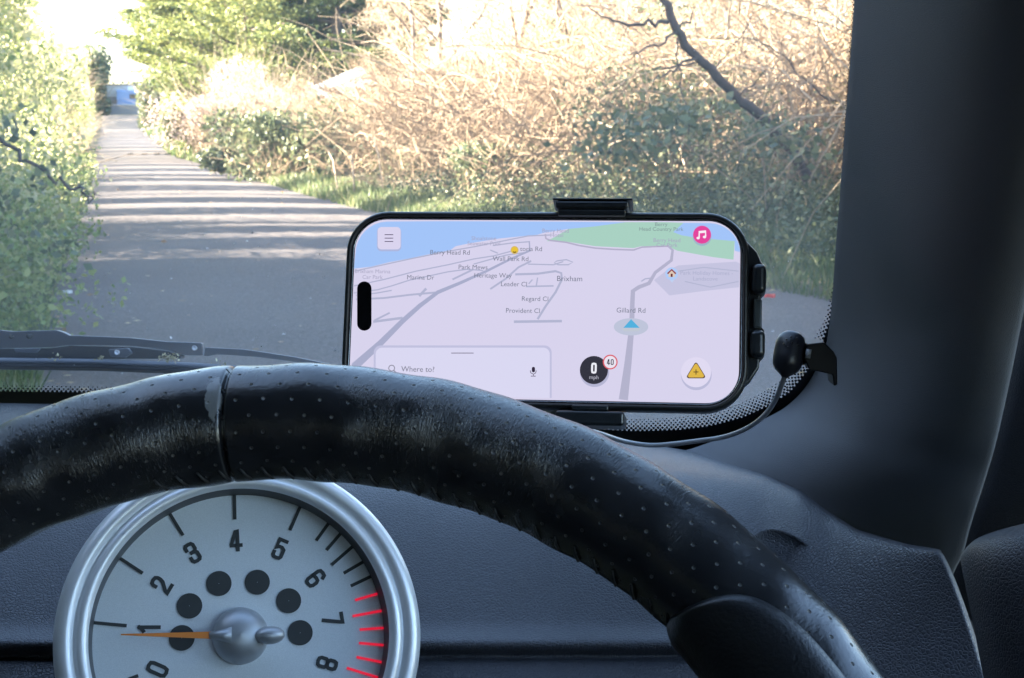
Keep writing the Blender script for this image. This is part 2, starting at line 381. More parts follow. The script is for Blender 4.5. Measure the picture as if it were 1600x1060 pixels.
# the dark leaning branch
def limb(pts, r0, r1, seg=8):
    S = np.array([tuple(C(*p)) for p in pts]); S = S + 0
    t = np.linspace(0, len(S) - 1, 3 * len(S)); S2_ = np.stack([np.interp(t, range(len(S)), S[:, j]) for j in range(3)], 1); S2_[1:-1] += rng.normal(size=(len(t) - 2, 3)) * .012
    return strands(S2_[None], np.linspace(r0, r1, len(t))[None], seg)
lt = empty('leaning_tree', tuple(C(1300, 330, 13)))
lt_inv = Matrix.Translation(-lt.location)
tr = join([limb([(1262, 280, 12.9), (1228, 222, 12.8), (1180, 175, 12.6), (1150, 150, 12.5), (1120, 122, 12.3), (1080, 78, 12.2), (1052, 40, 12.1), (1040, 0, 12), (1030, -60, 12)], .050, .029)])
ms = []
for pts, r0 in (([(1048, 32, 12.1), (1020, 36, 12), (985, 40, 12), (955, 33, 11.9), (920, 12, 11.9)], .018), ([(1058, 52, 12.1), (1030, 68, 12), (1000, 80, 11.9), (985, 84, 11.8)], .012),
                ([(1090, 90, 12.2), (1062, 100, 12.1), (1035, 118, 12), (1015, 124, 11.9)], .013), ([(1085, 98, 12.2), (1055, 108, 12), (1018, 110, 11.9), (1012, 100, 11.9)], .009),
                ([(1055, 45, 12.1), (1075, 35, 12.2), (1085, 10, 12.2)], .010), ([(1058, 60, 12), (1060, 110, 12), (1075, 180, 12), (1082, 240, 12)], .008),
                ([(1330, 170, 13), (1290, 155, 13), (1250, 120, 13), (1225, 85, 13), (1180, 62, 13), (1110, 60, 13)], .012), ([(1150, 150, 12.5), (1180, 130, 12.4), (1210, 95, 12.3), (1240, 20, 12.2)], .007),
                ([(1110, 112, 12.3), (1130, 90, 12.3), (1170, 40, 12.2), (1190, -10, 12.2)], .007), ([(985, 40, 12), (965, 60, 12), (945, 70, 12)], .005), ([(1000, 82, 12), (975, 100, 12), (955, 130, 12)], .005)):
    ms.append(limb(pts, r0, r0 * .35, 5))
def shift(vf, o): return (vf[0] - np.array(o.location), vf[1])
vobj('trunk', shift(tr, lt), M_BARKD, lt, True); vobj('crown', shift(join(ms), lt), M_BARKD, lt, True)
P = np.concatenate([np.array(C(x, y, 12.3)) + rng.normal(size=(n, 3)) * np.array([s, .3, s * .6]) for x, y, s, n in ((1060, 182, .14, 260), (1000, 215, .2, 260), (1130, 165, .07, 60), (1195, 205, .12, 180), (1240, 225, .16, 260), (960, 230, .2, 260))])
vobj('ivy', shift(leaves(P, .06), lt), M_IVY, lt)
tag(lt, 'dark bare branch leaning across the hedge left of the windscreen pillar', 'tree')

# conifers
def conifer(base, h, rad, label, seed, nl=60, trunk_r=.3, z0=.12, m=M_CON, ls=.16):
    rs = np.random.default_rng(seed); root = empty('conifer', base); segs = []; P = []
    tr = np.array([[.3 * math.sin(i * .8) * .3, 0, h * i / 6] for i in range(7)]); tk = strands(tr[None], np.linspace(trunk_r, .05, 7)[None], 9)
    for i in range(nl):
        t = z0 + (1 - z0) * (i + rs.random()) / nl; a = rs.random() * 6.283; L = rad * (1 - t * .75) * (.65 + .5 * rs.random())
        p = np.array([0, 0, h * t]); q = [p + np.array([math.cos(a) * L * s, math.sin(a) * L * s, L * (.04 * s + .22 * s * s)]) for s in np.linspace(0, 1, 6)]
        segs.append((np.array(q), np.linspace(.07, .015, 6)))
        nb = int(10 + L * 2.4)
        for b in range(nb):
            s = .22 + .8 * (b + rs.random()) / nb; c = p + np.array([math.cos(a) * L * s, math.sin(a) * L * s, L * (.04 * s + .22 * s * s)])
            w = rad * .12 * (1.1 - s * .5); side = np.array([-math.sin(a), math.cos(a), 0]) * rs.normal() * w
            n = 64; P.append(c + side + rs.normal(size=(n, 3)) * np.array([w * .55, w * .55, w * .10]) + np.array([0, 0, .05]))
    vobj('trunk', tk, M_BARK, root, True)
    vobj('limb', strands(np.array([s[0] for s in segs]), np.array([s[1] for s in segs]), 4), M_BARK, root, True)
    vobj('crown', leaves(np.concatenate(P), ls, .35, flat=.45), m, root); tag(root, label, 'tree'); return root
conifer(rpos(390, 60), 11, 6.8, 'large spreading green conifer standing above the far hedge', 3, nl=115)
conifer(rpos(335, 74), 13, 6.0, 'tall conifer standing behind the left side of the largest one', 12, nl=90, z0=.25)
conifer(rpos(465, 70), 13, 6.0, 'tall conifer in the gap between the largest and the yellow green one', 14, nl=90, z0=.15)
conifer(rpos(265, 78), 9, 3.6, 'darker conifer at the left end of the group beside the sky', 5, nl=60, z0=.42)
conifer(rpos(525, 60), 11, 5.6, 'yellow green conifer at the right end of the group', 6, nl=62)
conifer(rpos(625, 75), 13, 3.5, 'dark distant conifer behind the bare trees', 8, nl=60)
conifer(rpos(262, 118), 9.5, 5.4, 'smallest and farthest conifer above the end of the road', 9, nl=45, ls=.3, z0=.5)

# shrubs one can tell apart beside the far road
bush('green_bush', rpos(306, 62), (2.3, 2.6, 4.0), 9500, 60, 'bright yellow green bush where the road bends away', lm=M_BRIGHT, ls=.15, r0=.02)
bush('feathery_bush', rpos(365, 52), (3.2, 3, 3.0), 6000, 500, 'pale feathery bush covered in seed fluff', lm=M_SEED, tm=M_TWIGP, ls=.09, r0=.012)
bush('feathery_bush', rpos(425, 46), (2.6, 2.6, 2.3), 4500, 500, 'lower pale feathery bush to the right of the taller one', lm=M_SEED, tm=M_TWIGP, ls=.09, r0=.012)
bush('dark_shrub', rpos(375, 34), (1.9, 1.8, 1.25), 4200, 120, 'dark green shrub at the road edge below the feathery bushes', ls=.085)
bush('dark_shrub', rpos(440, 31), (2.0, 1.8, 1.4), 4200, 120, 'dark green shrub at the road edge with pale grass on its right', ls=.085)
bush('ivy_shrub', rpos(790, 17.5), (1.0, 1, .7), 4200, 60, 'round ivy shrub at the foot of the hedge above the middle of the phone', ls=.042)
bush('ivy_shrub', rpos(1090, 16), (2.1, 1.5, 1.2), 7000, 120, 'broad ivy shrub at the foot of the hedge right of the phone clamp', ls=.042)
bush('roadside_bush', rpos(243, 118), (2.0, 4, 4.0), 6000, 40, 'grey green bush narrowing the far end of the road', lm=M_IVY, ls=.22, r0=.012)
# pale stakes in the grass
for (a, b, lab) in (((582, 213, 22), (599, 272, 21), 'tallest pale stick leaning in the grass of the far verge'), ((548, 243, 23), (553, 272, 22), 'short pale stick left of the tallest one in the verge'), ((512, 235, 24), (527, 268, 23), 'thin pale stick farthest left in the verge')):
    p0 = C(*b); p1 = C(*a); e = empty('stick', p0)
    MB().tube([Vector((0, 0, -.25)), (p1 - p0) * .5 + Vector((.01, 0, 0)), (p1 - p0)], [.014, .012, .008], 7).build('cane', M_TWIGP, e, True); tag(e, lab, 'stick')

# ------------------------------------------------------------------ left-hand hedge
def lpos(u, y): xl, xr, z = edges(y); return (xl - u, y, z + bank(u) * .5)
gaps = lambda y: np.where(np.sin(np.where(y < 19, y * 2.4 + 1.5 * np.sin(y * 1.3), y * 1.35) + 1.3 * np.sin(y * .37)) > np.where(y < 19, -.05, -.1), .06, 1.0)
LHn = lambda y: np.where(y < 11.6, 1.0, gaps(y))
Sl, rl = arcs(side_points(3800, 7, 17, 1.2, 5, 0, 3.0, -1, hfun=LHn), .9, out=.9, droop=.8, r0=.005, r1=.002)
Sl2, rl2 = arcs(side_points(6500, 17, 120, .9, 5, 0, 3.6, -1, hfun=LHn), 1.5, k=5, out=.9, droop=.6, r0=.012, r1=.004)
tag(vobj('left_thicket', join([strands(Sl, rl), strands(Sl2, rl2)]), M_TWIGP), 'sunlit tangle of twigs in the tall hedge left of the road', 'hedge', kind='stuff')
ll = join([leaves(side_points(22000, -6, 7.6, 3.6, 5.5, .3, 5.6, -1), .30), leaves(side_points(18000, -6, 7.8, 3.2, 5.5, .3, 5.4, -1), .19), leaves(side_points(8000, -6, 7.8, 5.5, 6.5, .3, 5.6, -1), .30), leaves(side_points(12000, 7.8, 13.5, 3.4, 5.6, 2.6, 5.4, -1), .16), leaves(side_points(26000, 7.4, 11.9, 3.6, 5.2, .2, 1.9, -1), .08), leaves(side_points(24000, 3.5, 7.6, .75, 4.5, .05, 4.3, -1), .08), leaves(side_points(46000, 7.4, 11.9, .8, 4.0, .05, 1.3, -1), .06), leaves(side_points(30000, -5, 5, 1.6, 5, .05, 4.4, -1), .13)])  # leaf layers mostly out of view, added to keep sun off car and road
tag(vobj('left_sun_tinted_leaves', leaves(clumpy(34000, 8.5, 17, .2, 1.1, 1.7, 75, .4, -1), .036), M_SUNTINT), 'leaves coloured pale as if sunlit in the near hedge left of the road', 'leaves', kind='stuff')
tag(vobj('left_dry_stems', strands(*arcs(side_points(700, 7.5, 17, .35, 1.3, 0, .4, -1), .55, out=.5, droop=.6, r0=.004, r1=.0015)), M_TWIGP), 'pale dry stems along the left road edge', 'dry stems', kind='stuff')
tag(vobj('left_bramble_leaves', leaves(clumpy(20000, 7.0, 15, .05, .7, .7, 55, .3, -1), .034), M_BRIGHT), 'lighter green bramble leaves spilling towards the left road edge', 'bramble', kind='stuff')  # lighter leaf colour stands in for sun on this shaded edge
tag(vobj('left_shade_ivy', ll, M_IVY), 'mostly unseen ivy leaves massed in the near left hedge to block the sun', 'ivy', kind='stuff')
l2 = join([leaves(side_points(120000, 11.6, 25, .7, 3.4, .05, 3.8, -1, hfun=LHn), .075), leaves(side_points(42000, 22, 60, .8, 3.2, .05, 3.4, -1, hfun=LHn), .15), leaves(side_points(26000, 60, 130, .6, 3, .05, 3.2, -1, hfun=LHn), .22), leaves(side_points(16000, 128, 178, 1.5, 5, .05, 7, -1), .35)])  # last layer is extra foliage added to shade the end of the road
tag(vobj('left_hedge_leaves', l2, M_SUNTINT), 'leaves coloured bright as if sunlit of the farther hedge left of the road', 'hedge', kind='stuff')
for i, (u, y, h, lab, ivy) in enumerate(((2.6, 33, 7, 'ivy clad tree trunk standing in the left hedge', 3500), (1.2, 16, 6.5, 'bare twiggy tree at the top left corner of the view', 700), (2.8, 24, 7, 'bare tree behind the ivy clad trunk in the left hedge', 600),
                                         (3.0, 46, 6.5, 'bare tree farther along the left hedge beside the white sky', 1200), (4.2, 64, 6, 'smallest bare tree at the far end of the left hedge', 1000))):
    bare_tree('hedge_tree', lpos(u, y), h, .13, lab, seed=60 + i, m=M_BARK, twigm=M_TWIGP, fork=5, levels=4, ivy=ivy, spread=.5)
for i, (u, y, h) in enumerate(((4, 2, 8), (4.5, 8, 8))):
    pass
# overhanging twig at the left
ot = empty('overhanging_twig', tuple(C(-60, 170, 6.2)))
tw = join([limb([(-60, 170, 6.2), (0, 219, 6.2), (40, 252, 6.2), (75, 275, 6.2), (105, 293, 6.2), (128, 304, 6.2), (145, 311, 6.2)], .011, .0045, 6), limb([(128, 304, 6.2), (140, 304, 6.2), (158, 306, 6.25)], .003, .0012, 4), limb([(140, 306, 6.2), (150, 302, 6.2)], .002, .001, 4), limb([(100, 290, 6.2), (118, 292, 6.3), (135, 296, 6.3)], .003, .001, 4)])
vobj('branch', shift(tw, ot), M_BARKD, ot, True)
P = np.concatenate([np.array(C(x, y, 6.2)) + rng.normal(size=(n, 3)) * s for x, y, s, n in ((72, 282, .03, 24), (12, 200, .05, 40), (60, 270, .03, 10), (88, 385, .05, 60), (40, 360, .07, 50), (10, 320, .06, 50))])
vobj('foliage', shift(leaves(P, .032), ot), M_IVY, ot); tag(ot, 'thin dark twig hanging over the road from the left hedge', 'twig')

# ------------------------------------------------------------------ far end of the lane, small things
M_WHITE = mat('white_render', (.50, .53, .58), .8); M_BLUE = mat('blue_sheet', (.20, .30, .55), .6); M_GREYW = mat('grey_block', (.22, .22, .24), .9)
M_ROOFP = mat('pale_roof', (.5, .53, .55), .6); M_GLASSD = mat('dark_pane', (.05, .06, .07), .2)
e = empty('garage', tuple(C(186, 178, 178))); g = MB(); g.box((0, 0, 1.6), (3.0, 3, 3.2)).build('wall', M_WHITE, e); MB().box((0, 0, 3.27), (3.3, 3.3, .14)).build('roof', M_GREYW, e); MB().box((-.3, -1.53, 1.0), (1.6, .05, 1.9)).build('door', M_GREYW, e)
tag(e, 'small pale garage at the end of the lane left of the blue van', 'garage')
e = empty('blue_van', tuple(C(204, 178, 176)))
o = MB().prism([(-1.3, -1, .5), (1.5, -1, .5), (1.6, -1, 1.5), (1.2, -1, 2.2), (.9, -1, 2.6), (-1.3, -1, 2.7)], (0, 1.9, 0)).build('body', M_BLUE, e, bevel=.1)
MB().box((.6, -1.02, 1.95), (.8, .04, .5)).build('window', M_GLASSD, e)
for x in (-.8, .9): MB().lathe([(.0, 0), (.38, 0), (.38, .2), (0, .2)], 16, Matrix.Translation((x, -.85, .38)) @ Matrix.Rotation(R(90), 4, 'X')).build('wheel', M_GLASSD, e)
tag(e, 'blue van parked at the far end of the lane', 'van')
e = empty('boundary_wall', tuple(C(214, 180, 174))); MB().box((0, 0, .55), (7, .3, 1.1)).build('masonry', M_GREYW, e, bevel=.03); MB().box((0, 0, 1.14), (7.1, .4, .08)).build('coping', M_WHITE, e)
tag(e, 'low grey wall across the end of the lane', 'wall')
bush('end_bush', tuple(C(118, 180, 176)), (8, 5, 8), 9000, 50, 'added tall bush behind the left hedge, shading the garage', ls=.4, r0=.05)  # added to throw shade over the garage and lane end
bush('end_bush', tuple(C(152, 180, 172)), (1.9, 3.0, 3.8), 5600, 50, 'dark bush left of the garage at the end of the lane', ls=.3, r0=.03)
bush('end_bush', tuple(C(190, 176, 190)), (9, 3, 3.6), 3600, 60, 'broad dark bush behind the garage and the van', ls=.35, r0=.03)
# pale house glimpsed behind the hedge
hx, hy, hz = rpos(556, 46); e = empty('pale_shed', (hx, hy, hz))
MB().box((0, 0, .9), (2.0, 2.4, 1.8)).build('wall', M_WHITE, e)
rf = MB().prism([(-1.15, -1.35, 1.75), (1.15, -1.35, 1.75), (0.25, -1.35, 2.35)], (0, 2.7, 0)).build('roof', M_ROOFP, e)
for x in (-.5, .5): f = MB().box((x, -1.22, 1.2), (.6, .06, .6)).build('window', M_WHITE, e); MB().box((x, -1.26, 1.2), (.48, .04, .48)).build('pane', M_GLASSD, f)
tag(e, 'pale shed with a light pitched roof half hidden behind the hedge', 'shed')
bare_tree('bare_bush', rpos(566, 40), 3.2, .05, 'low bare bush in front of the pale shed', 'bush', m=M_TWIG, twigm=M_TWIG, seed=90, fork=6, levels=4, spread=.65)
# road marks, litter
M_MARK = mat('dark_mark', (.02, .02, .022), .8)
for i, (px, py) in enumerate(((204, 245), (226, 246), (246, 246), (262, 247))):
    p = C(px, py - 1, 68); xl, xr, z = edges(p.y); e = MB()
    e.prism([(p.x - .06, p.y - .35, z + .045), (p.x + .06, p.y - .35, z + .045), (p.x + .03, p.y + .35, z + .045), (p.x - .03, p.y + .35, z + .045)], (0, 0, .05))
    tag(e.build('road_stud', M_MARK), 'small dark stud in a row across the far road', 'road stud', 'row of dark studs across the far road')
M_RED = mat('red_plastic', (.5, .06, .05), .5); M_PALE = mat('pale_paper', (.6, .6, .62), .7)
def scrap(name, px, py, w, m, lab, cat):
    p = ground_at(px, py, .035); b = MB(); pts = [p + Vector((math.cos(a) * w * (.6 + .5 * random.random()), math.sin(a) * w * .7 * (.6 + .5 * random.random()), .01 * random.random())) for a in np.linspace(0, 6.0, 9)]
    b.prism(pts, (0, 0, .02)); tag(b.build(name, m), lab, cat)
scrap('red_scrap', 1203, 466, .045, M_RED, 'small red scrap where the verge meets the road', 'litter')
scrap('pale_scrap', 105, 460, .035, M_PALE, 'small pale scrap at the left edge of the road', 'litter')
# crumbs, leaves and twigs on the tarmac
pp = []
for _ in range(520):
    y = 5 + 22 * random.random() ** 1.3; xl, xr, z = edges(y); t = random.random(); t = t ** 2 * .5 if random.random() < .5 else 1 - t ** 2 * .6
    pp.append((xl + (xr - xl) * t, y, z + .045))
vf = leaves(np.array(pp), .035, .7, flat=.97); pc = []
for _ in range(260):
    y = 5 + 18 * random.random() ** 1.4; xl, xr, z = edges(y); pc.append((xl + (xr - xl) * random.random(), y, z + .047))
tag(vobj('stone_chips', leaves(np.array(pc), .014, .8, flat=.95), M_PALE), 'tiny pale stone chips scattered on the tarmac', 'stone chips', kind='stuff')
tag(vobj('road_litter', vf, M_DRY), 'dead leaves and crumbs scattered on the tarmac', 'fallen leaves', kind='stuff')
#CAR
# ------------------------------------------------------------------ car interior
def plastic(name, col, rough, grain=0, gd=.0004, spec=.5, var=.25):
    m = mat(name, col, rough, spec=spec); g = N(m)
    n = g.noise(9, 4); c2 = tuple(min(1, c * (1 + var)) for c in col); c1 = tuple(c * (1 - var) for c in col)
    g.l(g.ramp(n, [(.3, c1), (.7, c2)]), g.b.inputs['Base Color'])
    if grain:
        vn = g.n('ShaderNodeTexVoronoi', Scale=grain); vn.feature = 'DISTANCE_TO_EDGE'; cc = g.coord(); wn_ = g.n('ShaderNodeTexNoise', Scale=grain * .5); g.l(cc, wn_.inputs['Vector'])
        vm_ = g.n('ShaderNodeVectorMath', operation='MULTIPLY_ADD'); g.l(wn_.outputs['Color'], vm_.inputs[0]); vm_.inputs[1].default_value = (.8 / grain,) * 3; g.l(cc, vm_.inputs[2]); g.l(vm_.outputs[0], vn.inputs['Vector'])
        w = g.ramp(vn.outputs['Distance'], [(0, (0, 0, 0)), (.16, (.8, .8, .8)), (.4, (1, 1, 1))]); fine = g.noise(grain * 2.2, 2)
        b1 = g.bump(w, gd); g.l(g.bump(fine, gd * .15, prev=b1), g.b.inputs['Normal'])
        g.l(g.math('ADD', g.math('MULTIPLY', fine, .2), rough - .1), g.b.inputs['Roughness'])
    return m
M_DASH = plastic('dash_grain', (.046, .050, .064), .46, 700, .0002)
M_DASHTOP = plastic('dash_top_grain', (.060, .066, .082), .6, 700, .0003)
M_PILLAR = plastic('pillar_cloth', (.14, .147, .162), .75, 1500, .00008, spec=.3, var=.06)
M_DOOR = plastic('door_plastic', (.022, .024, .034), .55, 780, .00012)
M_SEAL = plastic('rubber_seal', (.012, .012, .014), .7)
M_LINER = plastic('headliner', (.07, .07, .075), .9)
M_FRIT = mat('frit_black', (.003, .003, .004), .35)
M_BODY = mat('body_paint', (.03, .035, .05), .25)

def glass_y(x, dz): return .85 - 1.0 * (dz + .164) - .35 * (x + .4) ** 2
def on_glass(px, py, off=0.0, out=0.0):
    d = C(px, py, 1.0) - Vector((0, 0, CAMZ)); lo, hi = .1, 2.5
    for _ in range(40):
        t = (lo + hi) / 2; p = d * t
        if p.y < glass_y(p.x, p.z) + out * 1.45: lo = t
        else: hi = t
    p = d * lo; n = Vector((.7 * (p.x + .4), 1, 1)).normalized()
    return Vector((p.x, p.y, p.z + CAMZ)) + n * off

car = empty('car', (0, 0, 0)); tag(car, 'dark interior of the car: grained dashboard, windscreen and curved corner pillar', 'car')
# windscreen glass: thin, with a translucent film that stands in for veiling glare
mg = bpy.data.materials.new('windscreen_glass'); mg.use_nodes = True; g = N(mg); t_ = g.t; t_.nodes.remove(g.b)
tr_ = g.n('ShaderNodeBsdfTransparent'); tr_.inputs[0].default_value = (.93, .96, .95, 1)
gl_ = g.n('ShaderNodeBsdfGlossy', Roughness=.0); fr = g.n('ShaderNodeFresnel', IOR=1.38); tl = g.n('ShaderNodeBsdfTranslucent'); tl.inputs[0].default_value = (.9, .9, .9, 1)
m1 = g.n('ShaderNodeMixShader'); m2 = g.n('ShaderNodeMixShader')
dust_and_haze = g.math('ADD', g.math('MULTIPLY', g.noise(6, 5), VEIL), VEIL * .5)
g.l(dust_and_haze, m1.inputs[0]); g.l(tr_.outputs[0], m1.inputs[1]); g.l(tl.outputs[0], m1.inputs[2])
g.l(fr.outputs[0], m2.inputs[0]); g.l(m1.outputs[0], m2.inputs[1]); g.l(gl_.outputs[0], m2.inputs[2]); g.l(m2.outputs[0], t_.nodes['Material Output'].inputs[0])
rows = [[(x, glass_y(x, dz), CAMZ + dz) for x in np.linspace(-1.0, .165, 24)] for dz in np.linspace(-.22, .255, 18)]
ws = MB().grid(rows).build('windscreen', mg, car, True)
SP = [(-260, 606), (0, 609), (170, 611), (400, 622), (700, 655), (880, 666), (1000, 671), (1060, 669), (1110, 663), (1160, 650), (1200, 632), (1235, 610), (1262, 577), (1283, 540), (1297, 500), (1304, 460), (1311, 400), (1323, 200), (1336, 0), (1345, -150)]
SW = [11, 11, 11, 14, 18, 18, 20, 21, 22, 23, 24, 25, 24, 17, 10, 6, 4, 4, 4, 4]
sp = np.array(SP, float); seg = np.r_[0, np.cumsum(np.linalg.norm(np.diff(sp, axis=0), axis=1))]
def spt(s):
    p = np.array([np.interp(s, seg, sp[:, 0]), np.interp(s, seg, sp[:, 1])]); q = np.array([np.interp(s + 6, seg, sp[:, 0]), np.interp(s + 6, seg, sp[:, 1])]); r_ = np.array([np.interp(s - 6, seg, sp[:, 0]), np.interp(s - 6, seg, sp[:, 1])])
    t = (q - r_) / (np.linalg.norm(q - r_) + 1e-9); return p, np.array([t[1], -t[0]]), np.interp(s, seg, SW)
b = MB(); rr = []
for s in np.linspace(0, seg[-1], 160):
    p, n_, w = spt(s); rr.append([on_glass(*(p - n_ * k), -.0012) for k in (0, 20, 45, 70)])
b.grid(rr).build('frit_band', M_FRIT, ws)
V = []; F = []
s = 0; i = 0
while s < seg[-1]:
    p, n_, w = spt(s)
    nrow = max(2, int(round(w / 3.5)))
    for k in range(nrow):
        q = p + n_ * (k + .35) * w / nrow + np.array([-n_[1], n_[0]]) * (3.5 if k % 2 else 0)
        rad = (2.5 - 1.7 * (k + .5) / nrow)
        o_ = len(V)
        for a in range(7): V.append(tuple(on_glass(q[0] + rad * math.cos(a * .8976), q[1] + rad * math.sin(a * .8976), -.0013)))
        F.append([o_ + a for a in range(7)])
    s += 7.0
me = bpy.data.meshes.new('frit_dots'); me.from_pydata(V, [], F); tag(link('frit_dot', me, M_FRIT, ws), kind='stuff')

V = []; F = []
for _ in range(90):
    q = (random.uniform(0, 1300), random.uniform(0, 600)); rad = random.uniform(.5, 1.25); o_ = len(V)
    for a in range(6): V.append(tuple(on_glass(q[0] + rad * math.cos(a * 1.047), q[1] + rad * math.sin(a * 1.047), -.0010)))
    F.append([o_ + a for a in range(6)])
me = bpy.data.meshes.new('dust_specks'); me.from_pydata(V, [], F); tag(link('dust_speck', me, mat('dust_and_haze', (.5, .5, .48), .9), ws), kind='stuff')
# dashboard
def ip(path, s, k): a = np.array(path, float); return np.interp(s, a[:, 0], a[:, k])
REAR = [(-260, 628, .85), (0, 630, .84), (170, 633, .835), (350, 640, .83), (950, 684, .78), (1080, 705, .76), (1192, 739, .72), (1249, 765, .69), (1290, 796, .67), (1340, 828, .65), (1420, 851, .62), (1466, 858, .60)]
BRK = [(-260, 735, .70), (950, 728, .70), (1027, 731, .695), (1100, 735, .69), (1192, 745, .675), (1249, 769, .65), (1290, 800, .635), (1340, 832, .612), (1420, 855, .585), (1462, 861, .572)]
cols = np.r_[np.linspace(-260, 950, 40), np.linspace(965, 1450, 60), [1456, 1460, 1463]]
rows_ = []
for v in np.linspace(0, 1, 14):
    r_ = []
    for x in cols:
        y0, d0 = ip(REAR, x, 1), ip(REAR, x, 2); y1, d1 = ip(BRK, x, 1), ip(BRK, x, 2)
        r_.append(C(x, y0 + (y1 - y0) * v, d0 + (d1 - d0) * v - .004 * math.sin(v * math.pi)))
    rows_.append(r_)
for v in np.r_[np.linspace(.012, .55, 26), np.linspace(.56, 1, 60)]:
    r_ = []
    for x in cols:
        y1, d1 = ip(BRK, x, 1), ip(BRK, x, 2); k = max(0, (x - 1192) / 270); px = x + k ** 1.3 * 88 * v ** .8; py = y1 + (1110 - y1) * v
        db = np.interp(x, [-260, 1192, 1463], [.58, .57, .545]); d = d1 + (db - d1) * v ** .6
        kk = max(0, min(1, (1180 - px) / 120))
        d += kk * (-.007 * math.exp(-((py - 1003) / 17) ** 2) + .005 * math.exp(-((py - 1026) / 7) ** 2) )
        r_.append(C(px, py, d))
    rows_.append(r_)
for r_ in rows_:   # roll the right-hand edge away
    e_ = r_[-1]; f_ = (e_ - Vector((0, 0, CAMZ))).normalized()
    for a, bb in ((.001, .002), (.0018, .006), (.002, .03), (.001, .08)): r_.append(e_ + Vector((a, 0, -a * .3)) + f_ * bb)
ds = MB().grid(rows_).build('dashboard', M_DASH, car, True)
vc = C(1232, 878, .611); vm = Matrix.Translation(vc) @ (Vector((0, -.25, CAMZ + .42)) - vc).to_track_quat('Z', 'Y').to_matrix().to_4x4() @ Matrix.Rotation(R(-40), 4, 'Z') @ Matrix.Diagonal((1, .62, 1, 1))
vent = MB().lathe([(.0175, -.003), (.0170, .0006), (.0160, .0010), (.0150, .0004), (.0145, -.0006), (.008, -.001), (.0001, -.001)], 40, vm).build('side_vent', M_DASH, car, True)

# corner pillar trim
PL = [((1345, -150), (1665, -150)), ((1335, 0), (1655, 0)), ((1318, 230), (1642, 230)), ((1305, 400), (1612, 400)), ((1298, 490), (1592, 500)), ((1287, 550), (1572, 600)), ((1262, 600), (1552, 690)), ((1230, 634), (1538, 740)), ((1190, 657), (1522, 790)), ((1140, 680), (1510, 830)), ((1085, 700), (1500, 868)), ((1040, 716), (1485, 900)), ((1030, 770), (1470, 970))]
kv = np.arange(len(PL)); rows_ = []
def cr(a, v):
    i = min(int(v), len(a) - 2); f = v - i; p0, p1, p2, p3 = a[max(i - 1, 0)], a[i], a[i + 1], a[min(i + 2, len(a) - 1)]
    return .5 * ((2 * p1) + (-p0 + p2) * f + (2 * p0 - 5 * p1 + 4 * p2 - p3) * f * f + (-p0 + 3 * p1 - 3 * p2 + p3) * f ** 3)
La = np.array([p[0] for p in PL], float); Ra = np.array([p[1] for p in PL], float)
for v in np.linspace(0, len(PL) - 1.001, 70):
    l_, r0_ = cr(La, v), cr(Ra, v); gp = on_glass(*l_); dL = (gp - Vector((0, 0, CAMZ))).dot(Vector((0, cP, -sP))) - .004; lowr = min(max(0, v - 6), 4.5)
    row = []
    e0 = C(*(l_ + np.array([4, 0])), dL + .02); row.append(e0)
    for u in np.linspace(0, 1, 40):
        p = l_ + (r0_ - l_) * u; row.append(C(p[0], p[1], dL - .030 * lowr / 4.5 * (1 - u) ** 2 - PILB * (1 - (1 - u) ** PILP)))
    for k_, (a, bb) in enumerate(((.0015, .001), (.0025, .004), (.002, .02))):
        q = row[40]; row.append(q + Vector((a, bb, 0)))
    rows_.append(row)
pil = MB().grid(rows_).build('corner_pillar', M_PILLAR, car, True)
# door frame, seal and door top
db_ = MB(); rows_ = []
for v in np.linspace(0, len(PL) - 1.001, 30):
    r0_ = cr(Ra, v); l_ = cr(La, v); gp = on_glass(*l_); dL = (gp - Vector((0, 0, CAMZ))).dot(Vector((0, cP, -sP)))
    d = dL - PILB + .02
    rows_.append([C(r0_[0] - 12, r0_[1], d + .03), C(r0_[0] + 6, r0_[1], d + .012), C(r0_[0] + 22, r0_[1], d + .004), C(r0_[0] + 60, r0_[1], d - .004), C(r0_[0] + 190, r0_[1], d - .02)])  # outer column runs out of view to cut window light on the pillar
db_.grid(rows_).build('door_frame', M_DOOR, car, True)
top = [(1500, 868), (1512, 850), (1535, 838), (1600, 820), (1700, 800), (1850, 780)]; rows_ = []
for i, (x, y) in enumerate(top):
    d = .52 - i * .012
    rows_.append([C(x + 5, y - 4, d + .05), C(x, y, d), C(x + 1, y + 10, d - .010), C(x + 6, y + 40, d - .018), C(x + 22, y + 110, d - .024), C(x + 60, y + 320, d - .03)])
MB().grid(rows_).build('door_top', M_DOOR, car, True, sub=2)
# bodywork round the cabin (roof, doors, floor, tailgate, bonnet)
b = MB(); zr = CAMZ + .27
b.box((-.4, -.80, zr), (1.6, 2.48, .03)); b.build('roof', M_LINER, car, bevel=.01)
MB().box((.36, -.72, .78), (.05, 2.2, .75)).build('door', M_DOOR, car, bevel=.02)
MB().box((-1.16, -.6, .78), (.05, 2.4, .75)).build('door', M_DOOR, car, bevel=.02)
MB().box((-.4, -.9, .38), (1.5, 2.8, .04)).build('floor', M_SEAL, car)
MB().box((-.4, -2.05, .95), (1.5, .05, 1.25)).build('tailgate', M_DOOR, car, bevel=.02)  # unseen, closed up high to keep light from behind out
for x in (.35, -1.15):
    MB().box((x, -.55, CAMZ + .01), (.05, .40, .52)).build('side_pillar', M_LINER, car, bevel=.01); MB().box((x, -1.7, CAMZ + .01), (.05, .75, .52)).build('side_pillar', M_LINER, car, bevel=.01)  # unseen pillars, made wide to darken the cabin from behind
MB().tube([(-1.15, .72, CAMZ - .2), (-1.1, .55, CAMZ), (-1.02, .42, CAMZ + .26)], .04, 10).build('left_pillar', M_PILLAR, car, True)
